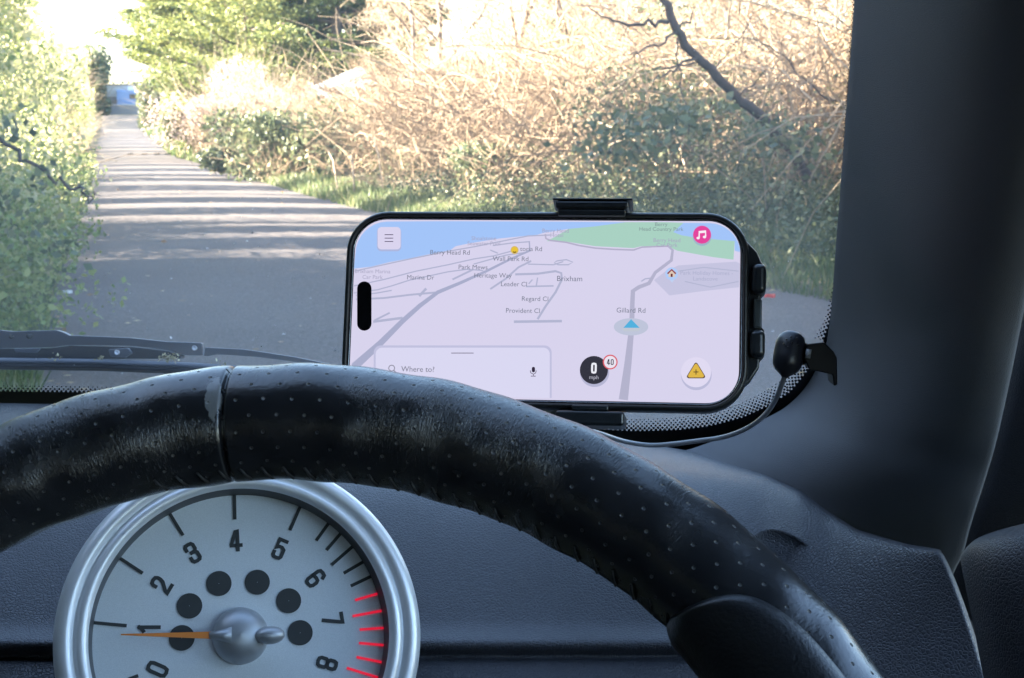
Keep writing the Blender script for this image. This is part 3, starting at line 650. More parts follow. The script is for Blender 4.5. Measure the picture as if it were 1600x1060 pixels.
MB().box((-.4, .82, .72), (1.5, .04, .62)).build('bulkhead', M_SEAL, car)
MB().grid([[(-1.1, .98, .90), (-.4, .98, .94), (.3, .98, .90)], [(-1.1, 1.5, .86), (-.4, 1.5, .90), (.3, 1.5, .86)], [(-1.0, 1.9, .70), (-.4, 1.95, .74), (.2, 1.9, .70)], [(-1.0, 1.95, .4), (-.4, 2.0, .4), (.2, 1.95, .4)]]).build('bonnet', M_BODY, car, True, sub=2)

# ------------------------------------------------------------------ steering wheel
WC = Vector((-.0718, .349, CAMZ - .249)); wy, wt = R(-6), R(32)
WU = Vector((math.cos(wy), math.sin(wy), 0)); WF = Vector((-math.sin(wy), math.cos(wy), 0)); WV = Vector((0, 0, 1)) * math.cos(wt) + WF * math.sin(wt); WN = WU.cross(WV)
RR, RT = .185, .0172
def project(p):
    q = p - Vector((0, 0, CAMZ)); d = q.y * cP - q.z * sP; return 800 + FPX * q.x / d, 530 - FPX * (q.y * sP + q.z * cP) / d
def wpt(th, ph, r=RT):
    er = WU * math.sin(th) + WV * math.cos(th); return WC + er * (RR + r * math.cos(ph)) + WN * (r * math.sin(ph))
ths = min(np.linspace(R(-25), R(25), 2000), key=lambda t: abs(project(wpt(t, R(75)))[0] - 347))
TILT = R(.55)
M_LEA = mat('wheel_leather', (.012, .013, .016), .36, spec=.8); g = N(M_LEA)
uv = g.n('ShaderNodeUVMap'); sx = g.n('ShaderNodeSeparateXYZ'); g.l(uv.outputs[0], sx.inputs[0]); U_, V_ = sx.outputs[0], sx.outputs[1]
A_, B_ = .0082, .0048
yy = g.math('DIVIDE', V_, B_); row = g.math('FLOOR', yy); xx = g.math('ADD', g.math('DIVIDE', U_, A_), g.math('MULTIPLY', g.math('MODULO', row, 2), .5))
fx = g.math('MULTIPLY', g.math('SUBTRACT', g.math('FRACT', xx), .5), A_); fy = g.math('MULTIPLY', g.math('SUBTRACT', g.math('FRACT', yy), .5), B_)
dist = g.math('SQRT', g.math('ADD', g.math('MULTIPLY', fx, fx), g.math('MULTIPLY', fy, fy)))
hole = g.ramp(g.math('DIVIDE', dist, .0012), [(.24, (1, 1, 1)), (.48, (0, 0, 0))])
core = g.ramp(g.math('DIVIDE', dist, .0012), [(.18, (1, 1, 1)), (.34, (0, 0, 0))])
co = g.coord(); mp = g.n('ShaderNodeMapping'); g.l(uv.outputs[0], mp.inputs[0]); mp.inputs['Scale'].default_value = (1800, 420, 1)
streak = g.n('ShaderNodeTexNoise', Scale=1, Detail=3, Roughness=.7); g.l(mp.outputs[0], streak.inputs['Vector'])
patchy = g.noise(28, 3)
wf = g.math('MULTIPLY', g.ramp(U_, [(.02, (1, 1, 1)), (.11, (.12, .12, .12))]), g.math('MULTIPLY', g.ramp(streak.outputs['Fac'], [(.56, (0, 0, 0)), (.68, (1, 1, 1))]), g.ramp(patchy, [(.40, (0, 0, 0)), (.60, (1, 1, 1))])))
holecol = g.noise(260, 1)
c = g.mix(wf, (.012, .013, .016), (.09, .09, .088))  # pale streaks paint in glints from the worn creases
c = g.mix(g.math('MULTIPLY', core, g.math('MULTIPLY', g.ramp(U_, [(.05, (1, 1, 1)), (.14, (.1, .1, .1))]), g.ramp(holecol, [(.42, (0, 0, 0)), (.62, (1, 1, 1))]))), c, (.11, .105, .095))
pn = g.noise(60, 2)
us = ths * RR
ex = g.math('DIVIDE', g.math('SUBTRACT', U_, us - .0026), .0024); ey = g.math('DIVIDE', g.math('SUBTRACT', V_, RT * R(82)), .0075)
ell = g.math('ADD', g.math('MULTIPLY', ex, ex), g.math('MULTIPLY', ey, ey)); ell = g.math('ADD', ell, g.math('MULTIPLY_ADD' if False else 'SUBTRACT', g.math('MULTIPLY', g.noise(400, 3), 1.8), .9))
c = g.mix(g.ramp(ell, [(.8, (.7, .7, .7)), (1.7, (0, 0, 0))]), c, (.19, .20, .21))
g.l(c, g.b.inputs['Base Color'])
rg = g.math('ADD', g.math('MULTIPLY', hole, .5), g.math('ADD', .20, g.math('MULTIPLY', pn, .12))); g.l(rg, g.b.inputs['Roughness'])
wr = g.noise(520, 4, .7); wr2 = g.noise(130, 3, .6)
stk = g.math('MULTIPLY', streak.outputs['Fac'], g.math('MULTIPLY', g.ramp(U_, [(.03, (1, 1, 1)), (.13, (.1, .1, .1))]), g.ramp(patchy, [(.38, (.15, .15, .15)), (.6, (1, 1, 1))]))); bb = g.bump(wr, .00008); bb = g.bump(wr2, .00010, prev=bb); bb = g.bump(stk, .0006, prev=bb); bb = g.bump(g.math('SUBTRACT', 1.0, hole), .0007, prev=bb); g.l(bb, g.b.inputs['Normal'])
M_GRIP = mat('grip_leather', (.012, .013, .016), .38); g = N(M_GRIP); bb = g.bump(g.noise(900, 3), .0002); g.l(bb, g.b.inputs['Normal'])
sw = empty('steering_wheel', WC); tag(sw, 'worn black perforated leather steering wheel with a stitched inner edge', 'steering wheel')
inv = Matrix.Translation(-WC)
tht = np.unique(np.r_[np.linspace(-math.pi, R(-45), 60), np.linspace(R(-45), R(90), 260), np.linspace(R(90), math.pi, 40), ths + np.linspace(-.03, .03, 61)])
NP = 72; V = []; UVs = []
tn = np.random.default_rng(4); ph0 = tn.random(12) * 6.28
for t in tht:
    for j in range(NP):
        p = 2 * math.pi * j / NP; tt = t + (p - R(90)) * TILT * .4
        ds_ = (tt - ths) * RR; r = RT * (1 - .09 * math.exp(-(ds_ / .0007) ** 2)) + .0002 * math.exp(-((ds_ + .006) / .005) ** 2)
        r += .00022 * math.sin(31 * t + 2 * p + ph0[0]) + .00018 * math.sin(57 * t - 3 * p + ph0[1])
        r += .0008 * max(0, 1 - abs(p - math.pi) / .25) * (1 if t > -.6 else .5)
        V.append(tuple(wpt(t, p, r) - WC)); UVs.append((t * RR, ((p + math.pi / 2) % (2 * math.pi) - math.pi / 2) * RT))
F = []; nt = len(tht)
for i in range(nt - 1):
    for j in range(NP): F.append((i * NP + j, i * NP + (j + 1) % NP, (i + 1) * NP + (j + 1) % NP, (i + 1) * NP + j))
me = bpy.data.meshes.new('rim'); me.from_pydata(V, [], F); ul = me.uv_layers.new(name='UVMap')
for poly in me.polygons:
    jj = [vi % NP for vi in poly.vertices]; wrap = (17 * NP // 24 * 0 + 54) in jj and 53 in jj
    for li, vi in zip(poly.loop_indices, poly.vertices):
        u_, v_ = UVs[vi]; ul.data[li].uv = (u_, v_)
rim = link('rim', me, M_LEA, sw, True)
# stitches along the inner edge
M_THR = mat('thread', (.012, .012, .013), .6)
sm = None
for k in range(46):
    t = R(-14) + k * R(2.15)
    if t > R(64): break
    a = wpt(t, R(160), RT + .0002) - WC; b2 = wpt(t + R(.8), R(176), RT + .0010) - WC
    o = MB().tube([a, (a + b2) / 2 + (a + b2).normalized() * -.0004, b2], .00045, 5).build('stitch', M_THR, sw, True)
# smooth thumb grip let into the right of the rim
tb = min(np.linspace(R(20), R(90), 1500), key=lambda t: abs(project(wpt(t, R(165)))[0] - 1040) )
rows_ = []
for t in np.linspace(tb, tb + R(60), 90):
    s_ = (t - tb); top_ = R(180) - (R(112) * (1 - math.exp(-s_ / R(2.6)))) ; bot_ = R(180) + R(60) * (1 - math.exp(-s_ / R(6)))
    row = []
    for q in np.linspace(0, 1, 30):
        p = top_ + (bot_ - top_) * q; e_ = min(q, 1 - q) * 2; lift = -.0012 + .0042 * min(1, (e_ / .22)) ** .6 * min(1, s_ / R(2)) ** .5
        lift += .004 * math.exp(-((p - R(185)) / .6) ** 2) * min(1, s_ / R(14)); row.append(wpt(t, p, RT + lift) - WC)
    rows_.append(row)
MB().grid(rows_).build('thumb_grip', M_GRIP, sw, True)
for sgn in (1, -1):
    e1 = wpt(R(96) * sgn, R(180), RT * .5) - WC; e2 = (WU * .055 * sgn - WV * .01 - WN * .012)
    MB().tube([e1, (e1 + e2) / 2 - WN * .006, e2], [.016, .014, .02], 14).build('spoke', M_GRIP, sw, True)
MB().lathe([(.0001, .004), (.03, .002), (.055, -.01), (.062, -.03), (.055, -.05)], 40, Matrix((WU, WV, WN)).transposed().to_4x4() @ Matrix.Translation((0, -.01, -.012))).build('hub', M_GRIP, sw, True)

# ------------------------------------------------------------------ tachometer
def text_mesh(name, body, size, m, parent, loc, rot=0, sx=1.0, off=0.0, align='CENTER'):
    cu = bpy.data.curves.new('lettering', 'FONT'); cu.body = body; cu.size = size; cu.align_x = align; cu.align_y = 'CENTER'; cu.offset = off; cu.resolution_u = 3; cu.fill_mode = 'BOTH' if hasattr(cu, 'fill_mode') else cu.fill_mode
    try: cu.fill_mode = 'FRONT'
    except Exception: pass
    to = bpy.data.objects.new('lettering', cu); COL.objects.link(to); dg = bpy.context.evaluated_depsgraph_get(); dg.update()
    me = bpy.data.meshes.new_from_object(to.evaluated_get(dg)); bpy.data.objects.remove(to); me.name = name; me.materials.clear()
    o = link(name, me, m, parent); o.matrix_local = Matrix.Translation(loc) @ Matrix.Rotation(rot, 4, 'Z') @ Matrix.Diagonal((sx, 1, 1, 1)); return o
DG = {'0': [[(0, .2), (0, .8), (.12, .96), (.5, 1), (.88, .96), (1, .8), (1, .2), (.88, .04), (.5, 0), (.12, .04), (0, .2)]], '1': [[(.62, 0), (.62, 1)], [(.2, .80), (.4, .86), (.62, 1)]],
      '2': [[(0, .72), (0, .85), (.14, .97), (.5, 1), (.86, .97), (1, .85), (1, .68), (.85, .5), (.12, .16), (0, 0), (1, 0)]], '3': [[(0, .76), (0, .88), (.16, .98), (.5, 1), (.84, .98), (1, .88), (1, .64), (.85, .54), (.4, .52)], [(.4, .52), (.85, .50), (1, .40), (1, .12), (.84, .02), (.5, 0), (.16, .02), (0, .12), (0, .26)]],
      '4': [[(.74, 0), (.74, 1), (.5, .98), (0, .30), (0, .24), (1.1, .24)]], '5': [[(.95, 1), (.08, 1), (.04, .52), (.3, .62), (.7, .62), (1, .52), (1, .12), (.84, .02), (.5, 0), (.16, .02), (0, .12), (0, .26)]],
      '6': [[(.98, .85), (.86, .97), (.5, 1), (.14, .97), (0, .84), (0, .16), (.14, .03), (.5, 0), (.86, .03), (1, .16), (1, .40), (.86, .52), (.5, .55), (.05, .50)]], '7': [[(0, 1), (1, 1), (.95, .86), (.42, 0)]],
      '8': [[(.5, .52), (.14, .55), (.02, .64), (.02, .86), (.14, .97), (.5, 1), (.86, .97), (.98, .86), (.98, .64), (.86, .55), (.5, .52), (.14, .49), (0, .40), (0, .14), (.14, .03), (.5, 0), (.86, .03), (1, .14), (1, .40), (.86, .49), (.5, .52)]]}
def digit(ch, w, h, t, m, parent, loc, rot=0, name='digit'):
    b = MB(); M_ = Matrix.Translation(loc) @ Matrix.Rotation(rot, 4, 'Z'); lv = 0
    for st_ in DG[ch]:
        P = [Vector(((x - .5) * (w - t), (y - .5) * (h - t), 0)) for x, y in st_]; L = []; Q = []
        for i, p in enumerate(P):
            a_ = (p - P[i - 1]).normalized() if i else (P[1] - p).normalized(); b_ = (P[i + 1] - p).normalized() if i < len(P) - 1 else a_
            if i == 0 and (P[0] - P[-1]).length < 1e-6: a_ = (P[-1] - P[-2]).normalized()
            if i == len(P) - 1 and (P[0] - P[-1]).length < 1e-6: b_ = (P[1] - P[0]).normalized()
            tt = (a_ + b_).normalized(); k = 1 / max(.55, tt.dot(a_)); n = Vector((-tt.y, tt.x, 0)) * t / 2 * k
            e_ = (-a_ * t / 2 if i == 0 else a_ * t / 2) if i in (0, len(P) - 1) and (P[0] - P[-1]).length > 1e-6 else Vector()
            L.append(M_ @ (p + n + e_ + Vector((0, 0, lv)))); Q.append(M_ @ (p - n + e_ + Vector((0, 0, lv))))
        b.grid([L, Q]); lv += t * .03
    return b.build(name, m, parent)
TD = .545; TC = C(378, 992, TD); ta, te = R(13), R(24)
TN = Vector((math.sin(ta) * math.cos(te), -math.cos(ta) * math.cos(te), math.sin(te))); TX = Vector((0, 0, 1)).cross(TN).normalized(); TY = TN.cross(TX)
TM = Matrix((TX, TY, TN)).transposed().to_4x4(); TM.translation = TC
TI = TM.inverted(); eye = TI @ Vector((0, 0, CAMZ))
def T(px, py, z=-.0098):
    p = TI @ C(px, py, 1.0); d = p - eye; return eye + d * ((z - eye.z) / d.z)
tc = empty('tachometer', mw=TM); tag(tc, 'round silver rev counter with a pale dial and orange needle behind the wheel', 'gauge')
M_SILV = mat('silver_paint', (.74, .76, .79), .38, .4); M_SAT = mat('satin_silver', (.42, .44, .47), .45, .6)
g = N(M_SILV); g.l(g.bump(g.noise(2500, 2), .00004), g.b.inputs['Normal'])
M_DIAL = mat('dial_face', (.55, .60, .64), .38, .15); g = N(M_DIAL); nn = g.noise(3500, 2); g.l(g.ramp(nn, [(.35, (.62, .66, .69)), (.65, (.72, .76, .79))]), g.b.inputs['Base Color']); g.l(g.math('ADD', .35, g.math('MULTIPLY', g.noise(300, 3), .15)), g.b.inputs['Roughness'])
M_WALL = mat('dark_wall', (.05, .055, .065), .5); M_INK = mat('dial_ink', (.03, .035, .037), .6); M_REDGLOW = mat('red_ink_glow', (.62, .008, .03), .5, emis=((.9, .01, .05), .035)); M_ORNG = mat('orange_needle', (.75, .23, .04), .45)  # the red tick ink is given a glow of its own
MB().lathe([(.058, -.02), (.0636, -.014), (.0650, -.007), (.0643, -.0028), (.0627, -.0004), (.0607, .0005), (.0592, 0), (.0584, -.0012), (.0577, -.0014), (.0571, -.0004), (.0560, .0006), (.0545, .0007), (.0533, -.0002), (.0527, -.0016)], 160).build('bezel', M_SILV, tc, True)
MB().lathe([(.0527, -.0016), (.0524, -.003), (.0518, -.0105)], 128).build('inner_wall', M_WALL, tc, True)
MB().lathe([(.0001, -.0101), (.0523, -.0101)], 96).build('dial', M_DIAL, tc)
MB().lathe([(.0636, -.014), (.060, -.03), (.045, -.05), (.0001, -.052)], 48).build('housing', M_DOOR, tc, True)
def tick(a, b, w, m, name='tick'):
    a = T(*a); b = T(*b); d = (b - a).normalized(); n = Vector((-d.y, d.x, 0)) * w / 2
    MB().prism([a + n, b + n, b - n, a - n], (0, 0, .00012)).build(name, m, tc)
for a, b in (((366, 764), (367, 812)), ((258, 791), (286, 837)), ((176, 865), (223, 896)), ((143, 973), (198, 978)), ((474, 780), (453, 829)), ((200, 1062), (216, 1056)), ((517, 813), (494, 845)), ((538, 827), (510, 860)), ((557, 849), (518, 883)), ((573, 875), (537, 896)), ((590, 896), (548, 916))): tick(a, b, .0012, M_INK)
for a, b in (((600, 925), (555, 938)), ((605, 953), (551, 963)), ((607, 981), (562, 984)), ((607, 1009), (561, 1005)), ((602, 1036), (557, 1027)), ((594, 1060), (542, 1044))): tick(a, b, .0009, M_REDGLOW, 'red_tick')
c0 = T(378, 992)
for ch, px, py, rot in (('0', 246, 1046, 62), ('1', 233, 982, 86), ('2', 252, 914, 57), ('3', 301, 864, 28), ('4', 368, 845, 0), ('5', 437, 858, -26), ('6', 493, 904, -57), ('7', 520, 968, -84), ('8', 511, 1037, -110)):
    digit(ch, .0044, .0081, .00135, M_INK, tc, T(px, py, -.0098), R(rot))
for px, py in ((284, 997), (296, 947), (342, 912), (402, 910), (451, 939), (469, 989)):
    p = T(px, py); MB().lathe([(.00455, 0), (.00455, .00015), (.0001, .00015)], 32, Matrix.Translation(p)).build('warning_lamp', M_INK, tc)
hc = T(376, 993, -.006)
MB().lathe([(.0101, -.004), (.0101, -.0015), (.0096, .0006), (.0083, .0028), (.0060, .0046), (.0032, .0056), (.0001, .0059)], 48, Matrix.Translation(hc)).build('needle_hub', M_SAT, tc, True)
q = T(422, 993, -.0015)
MB().lathe([(.0053 * math.sin(a) * .6 + 1e-5, -.0053 * math.cos(a)) for a in np.linspace(0, math.pi, 14)], 24, Matrix.Translation(q) @ Matrix.Rotation(R(90), 4, 'Y')).build('hub_cap', M_SAT, tc, True)
a = T(327, 993, -.0025); b2 = T(362, 993, -.0015); MB().tube([a, (a + b2) / 2, b2], [.0013, .0019, .0031], 16).build('needle_boss', M_SAT, tc, True)
a = T(329, 993, -.0025); b2 = T(189, 992, -.0035); n = Vector((0, 1, 0))
MB().prism([a + n * .00125, b2 + n * .0002, b2 - n * .0002, a - n * .00125], (0, 0, .0008)).build('needle', M_ORNG, tc)

# ------------------------------------------------------------------ phone
def rot3(yaw, p, r):
    return Matrix.Rotation(yaw, 3, 'Z') @ Matrix.Rotation(p, 3, 'X') @ Matrix.Rotation(r, 3, 'Y')
PR = rot3(-.12557, -.28001, -.00406); PX, PYa, PZ = PR.col[0].copy(), PR.col[2].copy(), -PR.col[1].copy()
PM = Matrix((PX, PYa, PZ)).transposed().to_4x4(); PM.translation = Vector((.01169, .57723, CAMZ - .07566)); PI_ = PM.inverted(); peye = PI_ @ Vector((0, 0, CAMZ))
def S(px, py, z=0.0):
    p = PI_ @ C(px, py, 1.0); d = p - peye; return peye + d * ((z - peye.z) / d.z)
ph = empty('smartphone', mw=PM); tag(ph, 'smartphone in a black case lying sideways and showing a navigation map', 'phone')
def rrect(x0, x1, y0, y1, r, z=0, n=10):
    o = []
    for cx, cy, a0 in ((x1 - r, y1 - r, 0), (x0 + r, y1 - r, 90), (x0 + r, y0 + r, 180), (x1 - r, y0 + r, 270)):
        for k in range(n + 1): a = R(a0 + 90 * k / n); o.append(Vector((cx + r * math.cos(a), cy + r * math.sin(a), z)))
    return o
def loops(ls, name, m, parent, smooth=True, cap=False, mw=None):
    b = MB(); k = len(ls[0])
    for l in ls: b.v += [tuple(p) for p in l]
    for i in range(len(ls) - 1):
        for j in range(k): b.f.append((i * k + j, i * k + (j + 1) % k, (i + 1) * k + (j + 1) % k, (i + 1) * k + j))
    if cap: b.f.append(tuple(range(k))); b.f.append(tuple(range((len(ls) - 1) * k, len(ls) * k))[::-1])
    return b.build(name, m, parent, smooth, mw=mw)
M_CASE = mat('case_rubber', (.010, .011, .013), .38); M_HOLD = mat('holder_plastic', (.014, .017, .021), .30); M_EDGE = mat('phone_frame', (.25, .26, .28), .25, .9); M_BLK = mat('black_glass', (.004, .004, .005), .12)
g = N(M_CASE); g.l(g.bump(g.noise(1800, 2), .0001), g.b.inputs['Normal'])
X0, X1, Y0, Y1 = -.0737, .0738, -.0345, .0343
def cl(o_, z): return rrect(X0 - o_, X1 + o_, Y0 - o_, Y1 + o_, max(.0128 + o_, .001), z)
loops([cl(.0012, -.0012), cl(.0012, .0006), cl(.0018, .0012), cl(.0026, .0009), cl(.0032, -.0002), cl(.0034, -.002), cl(.0034, -.0085), cl(.0026, -.0105), cl(.0, -.0112), cl(-.02, -.0112)], 'case', M_CASE, ph)
loops([cl(.0011, -.0008), cl(.0011, .0000), cl(.0007, .0002), cl(.0003, .0001), cl(.0003, -.0008)], 'metal_edge', M_EDGE, ph)
MB().poly(cl(.0004, -.0001)).build('black_border', M_BLK, ph)
EXPK = 2 ** -EXPOSURE
_scr = {}
def scr(rgb, k=1.0):
    key = tuple(rgb)
    if key not in _scr:
        l_ = lin(rgb); m = mat('screen_colour', (.006, .006, .006), .25, spec=.25, emis=(l_, EXPK * k * .96)); _scr[key] = m
    return _scr[key]
LAV = (220, 215, 241)
scn = MB().poly(rrect(X0, X1, Y0, Y1, .0122, 0, 12)).build('screen', scr(LAV), ph)
def spoly(name, pts, rgb, lv):
    z = .00006 * lv; return MB().poly([S(x, y, z) for x, y in pts]).build(name, scr(rgb), scn)
def sline(name, pts, w, rgb, lv, parent=None):
    z = .00006 * lv; P = [S(x, y, z) for x, y in pts]; ws_ = w if hasattr(w, '__len__') else [w] * len(P); k = .245e-3; b = MB(); L = []; Rr_ = []
    for i, p in enumerate(P):
        t = (P[min(i + 1, len(P) - 1)] - P[max(i - 1, 0)]).normalized(); n = Vector((-t.y, t.x, 0)) * ws_[i] * k / 2; L.append(p + n); Rr_.append(p - n)
    b.grid([L, Rr_]); return b.build(name, scr(rgb), parent or scn)
def stext(body, px, py, size, rgb, lv=6, sx=1.0, off=0.0, align='CENTER', name='map_text'):
    return text_mesh(name, body, size * .245e-3, scr(rgb), scn, S(px, py, .00006 * lv), 0, sx, off, align)
def circ(px, py, r, n=36, rx=None): return [(px + (rx or r) * math.cos(2 * math.pi * i / n), py + r * math.sin(2 * math.pi * i / n)) for i in range(n)]
WAT, GRN, RD, TX_ = (166, 200, 253), (172, 213, 198), (181, 184, 212), (122, 127, 146)
tl_ = [tuple(p) for p in ()]
def scorner(cx, cy, r, a0, a1, n=8): return [(cx + r * math.cos(R(a0 + (a1 - a0) * i / n)), cy - r * math.sin(R(a0 + (a1 - a0) * i / n))) for i in range(n + 1)]
spoly('map_sea', scorner(606, 397, 50.5, 178, 92) + [(700, 346), (850, 346.5), (978, 347.5), (930, 354), (888, 358), (850, 364), (840, 367), (780, 373), (736, 380), (712, 385), (704, 391), (668, 398), (640, 404), (608, 410), (580, 417), (553, 420)], WAT, 1)
spoly('map_park', [(978, 347.5), (1040, 347.5), (1068, 348.5), (1052, 363), (1065, 368), (1090, 372), (1148, 377), (1146, 406), (1114, 402), (1058, 392), (1050, 388), (1042, 385), (1002, 385), (990, 388), (930, 385), (886, 378), (854, 377), (868, 370), (888, 358), (930, 354)], GRN, 1)
spoly('map_sea', [(1068, 348.5)] + scorner(1108, 398, 49, 88, 10) + [(1156, 394), (1148, 392), (1148, 377), (1090, 372), (1065, 368), (1052, 363)], WAT, 1)
spoly('map_area', [(1022, 438), (1040, 424), (1060, 415), (1150, 409), (1156, 412), (1155, 449), (1100, 455), (1046, 462)], (201, 200, 228), 1)
for pts, w in (([(554, 424), (590, 416), (640, 405), (700, 393), (740, 386), (790, 376), (825, 369), (860, 367.5)], 2), ([(553, 447), (600, 437), (650, 424), (700, 414), (740, 405), (772, 400), (802, 392)], 2),
               ([(553, 458), (590, 453), (612, 447), (640, 438), (700, 425), (730, 421), (755, 423)], 2), ([(770, 384), (800, 380), (827, 378)], 2), ([(740, 413), (790, 399), (820, 395), (828, 390)], 2),
               ([(556, 468), (600, 466), (640, 461), (684, 457)], 3), ([(655, 463), (666, 451)], 4), ([(556, 462), (590, 458), (612, 454)], 2), ([(583, 503), (629, 497)], 4), ([(585, 501), (609, 489)], 3),
               ([(707, 437), (740, 421)], 3), ([(766, 452), (790, 436), (810, 418), (830, 408)], 3), ([(825, 413), (865, 414), (880, 409)], 2), ([(870, 408), (885, 406), (895, 410), (888, 414), (872, 414), (866, 411), (870, 408)], 2),
               ([(805, 429), (840, 428), (868, 424), (877, 427), (878, 437), (868, 457), (853, 478), (840, 499)], 3.5), ([(803, 503), (878, 502)], 4), ([(822, 448), (865, 447)], 2.5), ([(826, 444), (832, 437)], 2), ([(838, 447), (840, 434)], 2),
               ([(766, 391), (778, 396)], 2), ([(1002, 440), (1008, 436), (1016, 435)], 2), ([(1060, 424), (1100, 418), (1154, 424)], 1.5), ([(1070, 440), (1110, 449), (1154, 440)], 1.5)): sline('map_road', pts, w, RD, 2)
sline('map_road', [(827, 377), (828, 392), (800, 404), (760, 424), (720, 442), (684, 457), (656, 478), (629, 502), (594, 537), (553, 574)], [2, 3, 3.5, 4, 5, 6, 7, 8, 10, 13], (172, 176, 206), 3)
sline('map_road', [(852, 366), (853, 373), (860, 376), (885, 379), (905, 384), (930, 388), (960, 390), (990, 391), (1003, 386.5), (1025, 385.5), (1043, 385)], [2.5] * 11, (183, 179, 205), 3)
sline('map_road', [(1043, 384), (1051, 391), (1049, 407), (1036, 417), (1024, 426), (1014, 443), (998, 449), (989, 455), (988, 475), (987, 512), (981, 570), (974, 625)], [3, 4, 5, 5, 5, 6, 6, 7, 7, 8, 11, 14], (183, 182, 208), 3)
for s_, x, y, z_ in (('Berry Head Rd', 703, 395, 10.5), ('toria Rd', 830, 389.5, 10.5), ('Wall Park Rd', 798, 405, 10.5), ('Park Mews', 739, 418, 10.5), ('Heritage Way', 770, 431, 10.5), ('Marina Dr', 657, 434, 10.5), ('Leader Cl', 803, 444.5, 10.5), ('Regard Cl', 836, 467.5, 10.5), ('Provident Cl', 817, 486, 10.5), ('Brixham', 890, 436, 12), ('Gillard Rd', 986, 485.5, 11)):
    stext(s_, x, y, z_, TX_, 6, 1.0, .0)
for s_, x, y in (('Brixham Marina', 582, 424.5), ('Car Park', 582, 433.5), ('Shoalstone', 756, 373), ('Seawater Pool', 756, 381), ('Berry Head', 868, 361), ('Hotel', 870, 368), ('Berry Head', 1042, 376), ('Car Park', 1042, 383.5)): stext(s_, x, y, 9, (170, 168, 196), 6, 1.0)
for s_, x, y in (('Berry', 1033, 351), ('Head Country Park', 1033, 358.5)): stext(s_, x, y, 8.6, (128, 148, 150), 6, 1.0)
for s_, x, y in (('Park Holiday Homes -', 1104, 427), ('Landscove', 1102, 436)): stext(s_, x, y, 9, (176, 178, 208), 6, 1.0)
def rr_px(x0, x1, y0, y1, r): return [p for cx, cy, a0 in ((x1 - r, y0 + r, 0), (x0 + r, y0 + r, 90), (x0 + r, y1 - r, 180), (x1 - r, y1 - r, 270)) for p in [(cx + r * math.cos(R(a0 + 15 * k)), cy - r * math.sin(R(a0 + 15 * k))) for k in range(7)]]
spoly('button_shadow', rr_px(589, 627, 356, 393, 7), (176, 186, 226), 4); spoly('menu_button', rr_px(590, 626, 355, 390, 6), (222, 216, 243), 5)
for y in (367, 372.4, 377.6): sline('menu_bar', [(601, y), (614.5, y)], 1.3, (90, 80, 110), 6)
spoly('button_shadow', circ(1097, 370, 14.5), (160, 185, 205), 4); spoly('music_button', circ(1097, 367, 14), (232, 70, 160), 5)
sline('music_note', [(1092.5, 372), (1092.5, 362), (1102.5, 361), (1102.5, 370)], 2.2, (255, 245, 252), 6); sline('music_note', [(1092, 363.4), (1103, 362.4)], 3, (255, 245, 252), 6)
spoly('music_note', circ(1090.8, 372.2, 2.1, 14, 2.6), (255, 245, 252), 6); spoly('music_note', circ(1100.8, 370.6, 2.1, 14, 2.6), (255, 245, 252), 6)
spoly('map_pin', [(1041, 430), (1050, 442), (1059, 430)], (196, 214, 246), 4); spoly('map_pin', circ(1049.5, 428, 10), (180, 208, 252), 5); spoly('house_icon', [(1044.5, 427), (1049.5, 422), (1054.5, 427), (1054.5, 433), (1044.5, 433)], (226, 205, 190), 6)
sline('house_icon', [(1043, 428), (1049.5, 421.6), (1056, 428)], 2.4, (150, 62, 62), 7); spoly('house_icon', [(1048, 428), (1051, 428), (1051, 433), (1048, 433)], (110, 45, 45), 7)
spoly('face_icon', circ(804, 391, 6.2), (214, 188, 110), 5); spoly('face_icon', circ(804, 391, 4.8), (238, 200, 60), 6); sline('face_icon', [(801.5, 393.6), (804, 394.8), (806.5, 393.6)], 1.6, (90, 70, 30), 7)
spoly('position_halo', circ(986, 511, 13.5, 40, 27), (194, 200, 222), 4); spoly('position_arrow', [(972, 513), (1001, 513), (998, 518), (975, 518)], (196, 203, 215), 5); spoly('position_arrow', [(986, 499), (999.5, 512.5), (974, 512.5)], (84, 180, 226), 6)
spoly('button_shadow', circ(929, 582, 23), (184, 184, 214), 4); spoly('speed_disc', circ(928, 578.5, 22), (52, 52, 64), 5); digit('0', 8.6 * .245e-3, 17 * .245e-3, 3 * .245e-3, scr((246, 246, 255)), scn, S(928, 575.5, .0004), name='speed_text'); stext('mph', 928, 590, 8.5, (190, 190, 205), 6, name='speed_text')
spoly('limit_sign', circ(953.5, 566, 11.6), (222, 96, 108), 6); spoly('limit_sign', circ(953.5, 566, 9.6), (238, 232, 246), 7); [digit(ch_, 4.6 * .245e-3, 9 * .245e-3, 1.4 * .245e-3, scr((70, 70, 84)), scn, S(x_, 566, .0005), name='speed_text') for ch_, x_ in (('4', 950.6), ('0', 956.6))]
spoly('button_shadow', circ(1088, 586, 24), (190, 190, 220), 4); spoly('warning_button', circ(1087.5, 582, 23.5), (228, 222, 246), 5)
def tri(k, cy=580.5): return [(1087.5 + (x) * k, cy + y * k) for x, y in ((-13, 9.8), (-14, 8), (-13.2, 6), (-2.2, -12), (0, -13.4), (2.2, -12), (13.2, 6), (14, 8), (13, 9.8), (11, 10.6), (-11, 10.6))]
spoly('warning_triangle', tri(1.04), (104, 84, 70), 6); spoly('warning_triangle', tri(.9), (226, 186, 72), 7); sline('warning_plus', [(1083.5, 581.5), (1091.5, 581.5)], 1.3, (70, 55, 40), 8); sline('warning_plus', [(1087.5, 577.5), (1087.5, 585.5)], 1.3, (70, 55, 40), 9)
spoly('panel_shadow', rr_px(584, 862, 540, 700, 11)[:7] + rr_px(584, 862, 540, 700, 11)[7:14] + [(584, 617), (862, 622)], (196, 196, 226), 4)
